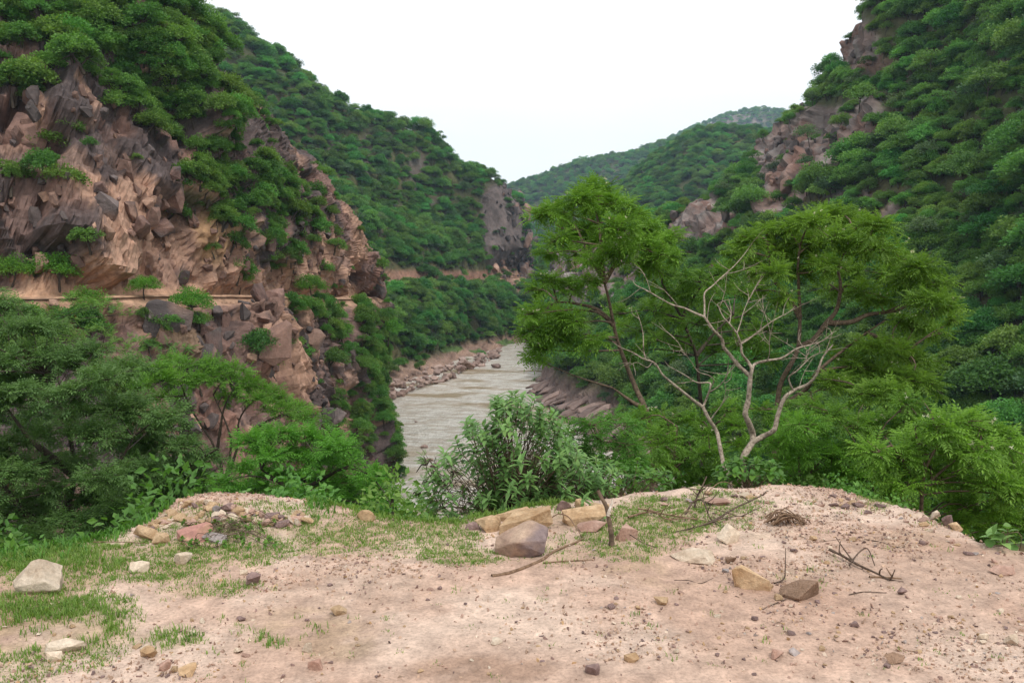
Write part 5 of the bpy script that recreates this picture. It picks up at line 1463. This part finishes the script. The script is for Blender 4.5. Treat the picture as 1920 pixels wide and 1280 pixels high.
stick("stick", "twisted pale branch lying below the upright twig", [(1196, 962), (1225, 968), (1250, 980), (1275, 978), (1310, 972)], 0.008, 0.004, lift=[0.03, 0.03, 0.02, 0.02, 0], seed=6, forks=3)
stick("stick", "dark branch rising to a point on the right of the branch pile", [(1320, 985), (1350, 976), (1380, 962), (1405, 950), (1436, 938)], 0.010, 0.005, 'stick_dark', lift=[0, 0.02, 0.04, 0.04, 0.05], seed=7, forks=2)
stick("stick", "upright grey twig at the top of the branch pile", [(1302, 952), (1306, 950), (1316, 945), (1324, 940)], 0.011, 0.006, 'stick_dark', lift=[0.0, 0.06, 0.12, 0.17], seed=8, forks=5)
stick("stick", "bent branch hooked over the branch pile", [(1285, 965), (1300, 955), (1318, 962), (1330, 978), (1348, 985)], 0.009, 0.005, 'stick_dark', lift=[0, 0.05, 0.07, 0.03, 0.0], seed=9, forks=4)
stick("twig", "thin arching twig over the brink behind the branch pile", [(1322, 942), (1345, 932), (1362, 928), (1378, 928)], 0.005, 0.002, 'stick', lift=[0.05, 0.09, 0.09, 0.06], seed=10)
stick("stick", "grey branch at the front of the branch pile", [(1260, 1000), (1300, 992), (1335, 985), (1370, 975), (1395, 972)], 0.007, 0.004, 'stick_dark', lift=[0, 0.01, 0.02, 0.02, 0.02], seed=11, forks=3)
stick("stick", "dry forked branch lying alone on the gravel", [(1555, 1040), (1580, 1052), (1610, 1064), (1640, 1076), (1668, 1086), (1694, 1090)], 0.011, 0.006, 'stick_dark', lift=[0.02, 0.02, 0.01, 0.01, 0, 0], seed=12, forks=5)
stick("stick", "bent twig rising from the dry forked branch", [(1592, 1066), (1610, 1054), (1626, 1052), (1640, 1066)], 0.006, 0.004, 'stick_dark', lift=[0.01, 0.05, 0.06, 0.02], seed=13)
stick("stick", "brown stick under the end of the dry forked branch", [(1630, 1082), (1655, 1082), (1690, 1084)], 0.008, 0.006, 'stick', seed=14, forks=1)
stick("twig", "curved twig below the dry forked branch", [(1592, 1114), (1620, 1109), (1662, 1112)], 0.004, 0.003, 'stick_dark', seed=15)
stick("twig", "wavy twig on the sand right of the flat pale slab", [(1264, 1088), (1290, 1088), (1312, 1096), (1337, 1086)], 0.004, 0.002, 'stick_dark', seed=16)
stick("twig", "upright forked twig behind the elongated tan boulder", [(1452, 1095), (1470, 1088), (1472, 1075), (1472, 1060)], 0.006, 0.003, 'stick_dark', lift=[0, 0.01, 0.05, 0.09], seed=17)
stick("twig", "dark twig slanting across the upper gravel", [(1620, 1012), (1650, 1018), (1675, 1026), (1696, 1028)], 0.005, 0.003, 'stick_dark', seed=18)
stick("twig", "thin twig on the gravel below the root clump", [(1512, 1018), (1545, 1014), (1575, 1012)], 0.004, 0.003, 'stick_dark', seed=19)
stick("twig", "short twig beside the crumbly earth clod", [(1430, 1142), (1452, 1134), (1474, 1128)], 0.005, 0.003, 'stick_dark', seed=20)
stick("twig", "thin stem lying in the grass below the brink", [(642, 1020), (670, 1018), (708, 1018)], 0.003, 0.002, 'stick', seed=21)
stick("twig", "straight dry stem below the log-shaped stone", [(175, 1022), (225, 1022), (272, 1024)], 0.004, 0.003, 'stick', lift=[0.02, 0.02, 0.01], seed=22)

# the broken stake with its torn pale fork
p = on_ground(1147, 1024)
k = p[1] / F
def up_pt(x, y, dy=0.0):
    q = at(x, y, p[1] + dy)
    return q
st = thing("broken_stake", "upright broken stake with torn pale wood beside the blocky tan slab", "stake", p)
g = Geo(); limb(g, np.array([p - [0, 0, 0.05], up_pt(1146, 1000), up_pt(1142, 975), up_pt(1137, 950), up_pt(1129, 935), up_pt(1121, 919)]) - p, 0.019, 0.010, 9, rng, 0.05)
obj("shaft", g.mesh("shaft", M['bark_brown'], True), st)
g = Geo(); limb(g, np.array([up_pt(1140, 966, -0.02), up_pt(1143, 955, -0.025), up_pt(1147, 945, -0.02), up_pt(1147, 936, -0.02)]) - p, 0.011, 0.005, 7, rng, 0.1)
obj("torn_fork", g.mesh("torn_fork", M['wood_fresh'], True), st)["label"] = "torn white splinter of fresh wood"

# the matted root clump
c = on_ground(1476, 982); g = Geo()
for q in range(26):
    s = np.array([-0.09 + 0.03 * rng.normal(), 0.03 * rng.normal(), 0.01])
    e = np.array([0.08 + 0.04 * rng.normal(), 0.03 * rng.normal(), 0.0])
    m1 = s * 0.7 + e * 0.3 + np.array([0, 0.02 * rng.normal(), 0.03 + 0.06 * rng.random()])
    m2 = s * 0.3 + e * 0.7 + np.array([0.02 * rng.normal(), 0.03 * rng.normal(), 0.02 + 0.05 * rng.random()])
    g.tube(smooth_line([s, m1, m2, e], 10), np.linspace(0.005, 0.003, 10), 5)
tag(obj("root_clump", g.mesh("root_clump", M['stick'], True), loc=c), "matted clump of dry brown roots on the gravel by the branch pile", "roots")

# ================================================================== grass and weeds
rng = np.random.default_rng(90)
def blades(name, label, X, Y, hgt, per, width, mat, spread=0.02):
    n = len(X) * per
    ax = np.repeat(X, per) + rng.normal(size=n) * spread; ay = np.repeat(Y, per) + rng.normal(size=n) * spread
    az = ground_z(ax, ay)
    h = np.repeat(hgt, per) * (0.5 + 0.7 * rng.random(n)); th = rng.random(n) * 6.283
    dx, dy = np.cos(th), np.sin(th); bend = h * (0.25 + 0.7 * rng.random(n)); w = width * (0.6 + 0.8 * rng.random(n))
    V = np.zeros((n, 5, 3))
    base = np.stack([ax, ay, az - 0.004], -1); side = np.stack([-dy, dx, dx * 0], -1) * w[:, None]; out = np.stack([dx, dy, dx * 0], -1)
    V[:, 0] = base - side; V[:, 1] = base + side
    mid = base + out * (bend * 0.35)[:, None] + np.array([0, 0, 1]) * (h * 0.6)[:, None]
    V[:, 2] = mid + side * 0.8; V[:, 3] = mid - side * 0.8
    V[:, 4] = base + out * bend[:, None] + np.array([0, 0, 1]) * (h * 0.92)[:, None]
    o5 = (np.arange(n) * 5)[:, None]
    tone = np.repeat(np.repeat(rng.random(len(X)), per) * 0.5 + 0.5 * rng.random(n), 5)
    me = fast_mesh(name, V.reshape(-1, 3), [np.array([[0, 1, 2, 3]]) + o5, np.array([[3, 2, 4]]) + o5], M[mat], False, {"tone": tone})
    return stuff(obj(name, me), label, "grass")
N_ = 90000
X = rng.uniform(-5, 5, N_); Y = rng.uniform(2.4, 6.9, N_)
P = np.stack([X, Y, X * 0], -1); a, b, _ = pix(P)
gq = ell(a, b, [(x_, y_, rx_ * 1.25, ry_ * 1.35, s_) for x_, y_, rx_, ry_, s_ in GRASS])
gm = smooth(0.42, 1.0, gq + 1.7 * (fbm(P / 0.28, 5, 45, 0.7) - 0.5)) * (gq > 0.05) + 0.008
keep = (rng.random(N_) < gm * 0.8) & (Y < edge_y(X) + 0.3)
X, Y, a, b = X[keep], Y[keep], a[keep], b[keep]
tall = ell(a, b, [(60, 1170, 200, 60, 1.0), (300, 1200, 80, 20, 1.0), (560, 1180, 130, 50, 0.6), (100, 1050, 160, 30, 0.9)])
blades("grass", "short green grass in patches on the sandy ground", X, Y, 0.012 + 0.018 * rng.random(len(X)) ** 1.5 + 0.022 * tall, 9, 0.0022, 'grass', 0.018)
# leafy fringe along the brink at the left
N_ = 2600
X = rng.uniform(-5.5, -1.2, N_); Y = edge_y(X) + rng.normal(size=N_) * 0.16 + 0.06
q_ = ~((X > -2.25) & (X < -1.35)); X, Y = X[q_], Y[q_]; N_ = len(X)
blades("brink_grass", "tall leafy grass hanging over the brink on the left", X, Y, 0.03 + 0.05 * rng.random(N_), 5, 0.0055, 'weed', 0.03)
X = rng.uniform(-1.4, 0.4, 900); Y = edge_y(X) + rng.normal(size=900) * 0.10 + 0.05
blades("rim_grass", "grass along the brink before the river", X, Y, 0.03 + 0.03 * rng.random(900), 6, 0.003, 'grass', 0.03)

def leafy(name, label, cat, base, shoots, tmpl, size, per, mat, rng, singles=120, stem_r=0.006, stem_mat='bark_brown', twigs=0, droop=0.0, shoot_len=0.10):
    """a plant of real leaves: stems from the base to every shoot; the leaves that face the viewer are parts of their own"""
    tv, tf = tmpl
    wood = Geo(); L_pos, L_M, L_s = [], [], []
    base = np.asarray(base, float)
    for s in shoots:
        s = np.asarray(s, float)
        mid = base * 0.45 + s * 0.55 + np.array([0, 0, 0.10 * np.linalg.norm(s - base)]) + rng.normal(size=3) * 0.05
        wood.tube(smooth_line([base + rng.normal(size=3) * 0.03, mid, s], 9), np.linspace(stem_r, 0.0022, 9), 5)
        d = s - mid; d /= np.linalg.norm(d) + 1e-9
        d = d * 0.6 + np.array([0, -0.15, 0.7]) + rng.normal(size=3) * 0.2; d /= np.linalg.norm(d)
        tip = s + d * shoot_len
        wood.tube([s, (s + tip) / 2, tip], [0.0025, 0.002, 0.0012], 4)
        ph = rng.random() * 6.28
        for q in range(per):
            f = (q // 2 + 0.5) / (per / 2)
            ang = ph + (q % 2) * math.pi + (q // 2) * 1.5
            a_ = np.cross(d, [0.3, 0.2, 0.9]); a_ /= np.linalg.norm(a_); b_ = np.cross(d, a_)
            o_ = a_ * math.cos(ang) + b_ * math.sin(ang) + d * (0.25 + 0.45 * f) - np.array([0, 0, droop])
            L_pos.append(s + d * shoot_len * f); L_M.append(o_ + rng.normal(size=3) * 0.12)
            L_s.append(size * (0.65 + 0.5 * rng.random()) * (1.05 - 0.35 * f))
    L_pos = np.array(L_pos); L_s = np.array(L_s); L_M = frame_from(np.array(L_M))
    t = thing(name, label, cat, base)
    wood.v = [v - base for v in wood.v]
    obj("stem", wood.mesh("stem", M[stem_mat], True), t)
    order = np.argsort(L_pos[:, 1] + rng.normal(size=len(L_pos)) * 0.08)
    front, back = order[:singles], order[singles:]
    tones = np.clip(rng.random(len(L_pos)) * 0.75 + 0.15, 0, 1)
    leaf_me = [fast_mesh("leaf", tv, tf, M[mat], True, {"tone": np.full(len(tv), v)}) for v in np.linspace(0.1, 0.95, 6)]
    for i in front:
        o = obj("leaf", leaf_me[int(tones[i] * 5.99)], t)
        mx = Matrix([[*(L_M[i][r] * L_s[i]), (L_pos[i] - base)[r]] for r in range(3)] + [[0, 0, 0, 1]])
        o.matrix_basis = mx
    if len(back):
        V, Fc = scatter(tv, tf, L_pos[back] - base, L_M[back], L_s[back])
        f = obj("foliage", fast_mesh("foliage", V, Fc, M[mat], True, {"tone": np.repeat(tones[back], len(tv))}), t)
        f["kind"] = "stuff"
    return t

rng = np.random.default_rng(91)
# the big shrub in the middle: a ragged dome at the brink
base = at(950, 1010, 6.35)
shoots = []
while len(shoots) < 400:
    x, y = rng.uniform(795, 1130), rng.uniform(725, 975)
    top = np.interp(x, [795, 830, 870, 900, 940, 970, 1010, 1050, 1090, 1130], [925, 850, 800, 765, 738, 728, 745, 800, 850, 895])
    if y < top + 8 * rng.random():
        continue
    if x < 900 and y > 880 and rng.random() < 0.75:
        continue
    if rng.random() < 0.25 * (fbm(np.array([x / 40.0, y / 40.0, 0]), 2, 7) < 0.45):
        continue
    shoots.append(at(x, y + 14, 6.35 + rng.normal() * 0.26))
bush = leafy("leafy_shrub", "large grey-green leafy shrub at the brink before the river", "shrub", base, shoots, (LEAF_V, LEAF_F), 0.098, 10, 'shrub', rng, 300, 0.004, 'bark_brown', droop=0.2, shoot_len=0.085)
g = Geo()
for q in range(130):
    s = at(rng.uniform(830, 960), rng.uniform(890, 985), 6.4 + rng.normal() * 0.15)
    e = s + rng.normal(size=3) * np.array([0.13, 0.08, 0.13]); m_ = (s + e) / 2 + rng.normal(size=3) * 0.03
    g.tube(smooth_line([s, m_, e], 6) - base, np.linspace(0.003, 0.0014, 6), 4)
obj("dry_twigs", g.mesh("dry_twigs", M['stick_dark'], True), bush)["kind"] = "stuff"
def blob(n, cx, cy, rx, ry, Y, sy=0.2):
    u = rng.normal(size=(n, 2)); u /= np.linalg.norm(u, axis=1, keepdims=True); u *= np.sqrt(rng.random((n, 1)))
    return [at(cx + a_ * rx, cy + b_ * ry, Y + rng.normal() * sy) for a_, b_ in u]
leafy("broadleaf_weed", "light green broad-leaved weeds right of the large shrub", "weeds", at(1165, 960, 6.7), blob(60, 1165, 905, 95, 36, 6.7, 0.15), (BLEAF_V, BLEAF_F), 0.075, 6, 'weed', rng, 160, 0.004, 'bark_brown', shoot_len=0.05)
leafy("leafy_weed", "grey-green weeds hanging under the large shrub's right side", "weeds", at(1100, 965, 6.25), blob(40, 1090, 905, 70, 40, 6.3, 0.12), (LEAF_V, LEAF_F), 0.08, 6, 'shrub', rng, 120, 0.004, 'bark_brown', shoot_len=0.06)
leafy("broadleaf_weed", "broad-leaved sapling at the foot of the bare pale trees", "weeds", at(1405, 930, 7.6), blob(45, 1405, 890, 60, 26, 7.6, 0.15), (BLEAF_V, BLEAF_F), 0.085, 6, 'weed', rng, 110, 0.004, 'bark_brown', shoot_len=0.05)
leafy("broadleaf_seedling", "few-leaved seedling below the crumbling rim at the right edge", "seedling", at(1890, 1075, 4.85), [at(1872, 1005, 4.85), at(1890, 1000, 4.82), at(1905, 1018, 4.85), at(1880, 1020, 4.8), at(1860, 1012, 4.9)], (BLEAF_V, BLEAF_F), 0.085, 4, 'shrub', rng, 20, 0.003, 'bark_brown', shoot_len=0.04)
leafy("creeping_weed", "leafy weeds creeping over the mound beside the orange-red boulder", "weeds", on_ground(400, 1010), [on_ground(330 + 190 * rng.random(), 985 + 45 * rng.random()) + np.array([0, 0, 0.02 + 0.02 * rng.random()]) for _ in range(45)], (BLEAF_V, BLEAF_F), 0.032, 6, 'weed', rng, 60, 0.0015, 'bark_brown', shoot_len=0.02)
leafy("white_flowered_weed", "tall thin weed behind the mound's crest", "weeds", on_ground(450, 972), [at(455, 930, 5.7), at(448, 940, 5.7), at(462, 938, 5.75)], (BLEAF_V, BLEAF_F), 0.05, 4, 'shrub', rng, 12, 0.002, 'bark_brown', shoot_len=0.03)
feather_tree("light_shrub", "yellow-green shrub behind the large leafy shrub, above the rock slabs", 8.6, [[(1130, 930), (1130, 870), (1125, 830)], [(1130, 880), (1170, 830)]],
    [(1080, 815, 30), (1110, 800, 30), (1145, 790, 30), (1175, 800, 26), (1090, 845, 34), (1130, 835, 34), (1170, 838, 32), (1110, 872, 36), (1155, 870, 36), (1190, 860, 28), (1070, 870, 28), (1200, 885, 28)], M['weed'], M['bark_brown'], rng, 0.17, 130, 0.02, spread_y=0.25, flat=0.7)
feather_tree("thin_sapling", "thin sapling with tiny sparse leaves left of the large shrub", 6.9, [[(850, 1010), (835, 960), (820, 920), (800, 880)], [(835, 960), (812, 930), (800, 950)], [(825, 930), (850, 900)]],
    [(800, 870, 20), (815, 895, 20), (835, 910, 20), (795, 910, 18), (805, 945, 18), (825, 955, 18), (850, 890, 16), (780, 930, 14)], M['shrub'], M['bark_dark'], rng, 0.10, 60, 0.010, spread_y=0.12, flat=0.9)

# undergrowth on the slope behind the brink
rng = np.random.default_rng(92)
N_ = 1500
X = rng.uniform(-26, 26, N_); Y = edge_y(X) + 2.2 + rng.random(N_) ** 1.2 * 34
Z = ground_z(X, Y, False) - 0.3
P = np.stack([X, Y, Z], -1)
a, b, dp = pix(P + np.array([0, 0, 2.0]))
keep = (Y > 17) & ~((a > 700) & (a < 1160)) & (b > 690)
mass_of("undergrowth", SHRUB_M, P[keep], 0.7 + 0.6 * rng.random(keep.sum()), rng, "dark undergrowth on the slope below the brink", "undergrowth")

BRUSH = [merged(p, "brush_far") for p in variant_set("brush", 4, 400, M['clifftree'], R=(0.45, 0.6), H=(0.55, 0.8), clumps=(12, 16), cards=80, card=0.042, flat=(0.7, 1.0), low=-0.1)]
N_ = 2600
X = rng.uniform(-16, 18, N_); Y = edge_y(X) + 0.9 + rng.random(N_) ** 1.3 * 15
P = np.stack([X, Y, ground_z(X, Y, False) - 0.22], -1)
a, b, dp = pix(P + np.array([0, 0, 0.7]))
keep = b > np.interp(a, [0, 200, 300, 560, 860, 1000, 1180, 1300, 1580, 1740, 1830, 1920], [1045, 1005, 950, 965, 985, 955, 935, 915, 918, 962, 1030, 1062])
mass_of("slope_undergrowth", BRUSH, P[keep], 0.7 + 0.7 * rng.random(keep.sum()), rng, "low leafy scrub on the slope just below the brink", "undergrowth")

# ================================================================== the river's edges
rng = np.random.default_rng(93)
RB = [rock_mesh("bank_boulder", 1500 + k, (1.0, 0.85, 0.62), M['st_river'], 17, 0.4, 0.06, 0.04, 0) for k in range(7)]
def bank_boulder(px_, py_, w_px, label, group, flatten=1.0, z=WATER_Z + 0.2, name="bank_boulder"):
    p = at_z(px_, py_, z)
    s = w_px * p[1] / F
    return tag(obj(name, RB[int(rng.integers(7))], loc=p - np.array([0, 0, s * 0.18]), rot=(rng.normal() * 0.2, rng.normal() * 0.2, rng.random() * 6.3), scale=(s, s * (0.8 + 0.5 * rng.random()), s * flatten * (0.7 + 0.5 * rng.random()))), label, "boulder", group)
for q in range(190):
    u = rng.random()
    x = 722 + u * 215
    y_w = np.interp(x, [722, 760, 800, 830, 860, 900, 940], [752, 738, 722, 716, 700, 682, 668])
    up = rng.random() ** 1.3 * np.interp(x, [722, 800, 940], [40, 44, 20])
    z = WATER_Z + 0.3 + up * 0.10
    bank_boulder(x, y_w - up * 0.75, 5 + 16 * rng.random() ** 2.2, "pinkish boulder %s" % ("at the water's edge of the boulder bank" if up < 10 else "heaped on the boulder bank across the river" if up < 26 else "high on the boulder bank under the trees"), "boulders on the far bank", z=z)
for x, y, w, lab in [(790, 690, 34, "largest blocky boulder on the bank below the trees"), (848, 708, 24, "slab boulder tilted into the water at the bank's tip"), (824, 716, 20, "leaning boulder beside the tilted slab at the waterline"), (930, 688, 22, "rounded boulder standing in the rapids"), (904, 686, 16, "boulder left of the rounded one in the rapids"), (880, 690, 15, "boulder between bank and rapids"),
                     (1012, 712, 18, "flat boulder at the right bank's tip"), (795, 838, 14, "small boulder in the near river"), (805, 862, 18, "boulder low in the near river behind the shrub"), (820, 872, 26, "broad boulder half hidden by the large shrub"), (780, 790, 8, "tiny rock breaking the near water")]:
    bank_boulder(x, y, w, lab, None, 0.8)
# sloping bedrock slabs of the right bank
M['st_bank'] = stone_mat('bank_bedrock', (0.13, 0.092, 0.083), (0.26, 0.185, 0.16), 0.5, bump=0.9, dist=0.3)
SLAB = [rock_mesh("bank_slab", 1600 + k, (1.0, 0.20, 0.15), M['st_bank'], 20, 0.7, 0.05, 0.05, 1) for k in range(5)]
for q in range(150):
    u = rng.random()
    x = 1000 + u * 220 + rng.normal() * 6
    y_w = np.interp(x, [1000, 1040, 1080, 1120, 1160, 1220], [735, 765, 790, 812, 834, 860])
    upp = rng.random() * 42
    p = at_z(x + upp * 0.5, y_w - upp * 0.7, WATER_Z + 0.4 + upp * 0.07)
    s = 2.5 + 7.0 * rng.random() ** 1.4
    o = obj("bank_slab", SLAB[int(rng.integers(5))], hillR.ob, loc=p, rot=(rng.normal() * 0.12, -0.30 + rng.normal() * 0.1, 0.55 + rng.normal() * 0.15), scale=(s, s * 1.3, s))

# ================================================================== haze in the gorge
def air():
    m, nd, lk = new_mat("haze_air")
    v = nd.new("ShaderNodeVolumePrincipled")
    v.inputs["Color"].default_value = (0.55, 0.78, 1.0, 1)
    v.inputs["Density"].default_value = 0.00013
    v.inputs["Anisotropy"].default_value = 0.2
    o = nd.new("ShaderNodeOutputMaterial"); lk.new(v.outputs[0], o.inputs["Volume"])
    x0, x1, y0, y1, z0, z1 = -1300, 2100, -200, 3600, -90, 560
    V = [(x, y, z) for z in (z0, z1) for y in (y0, y1) for x in (x0, x1)]
    Fc = np.array([[0, 2, 3, 1], [4, 5, 7, 6], [0, 1, 5, 4], [2, 6, 7, 3], [0, 4, 6, 2], [1, 3, 7, 5]])
    return stuff(obj("haze", fast_mesh("haze", V, Fc, m)), "thin pale haze in the air of the gorge", "haze")
air()
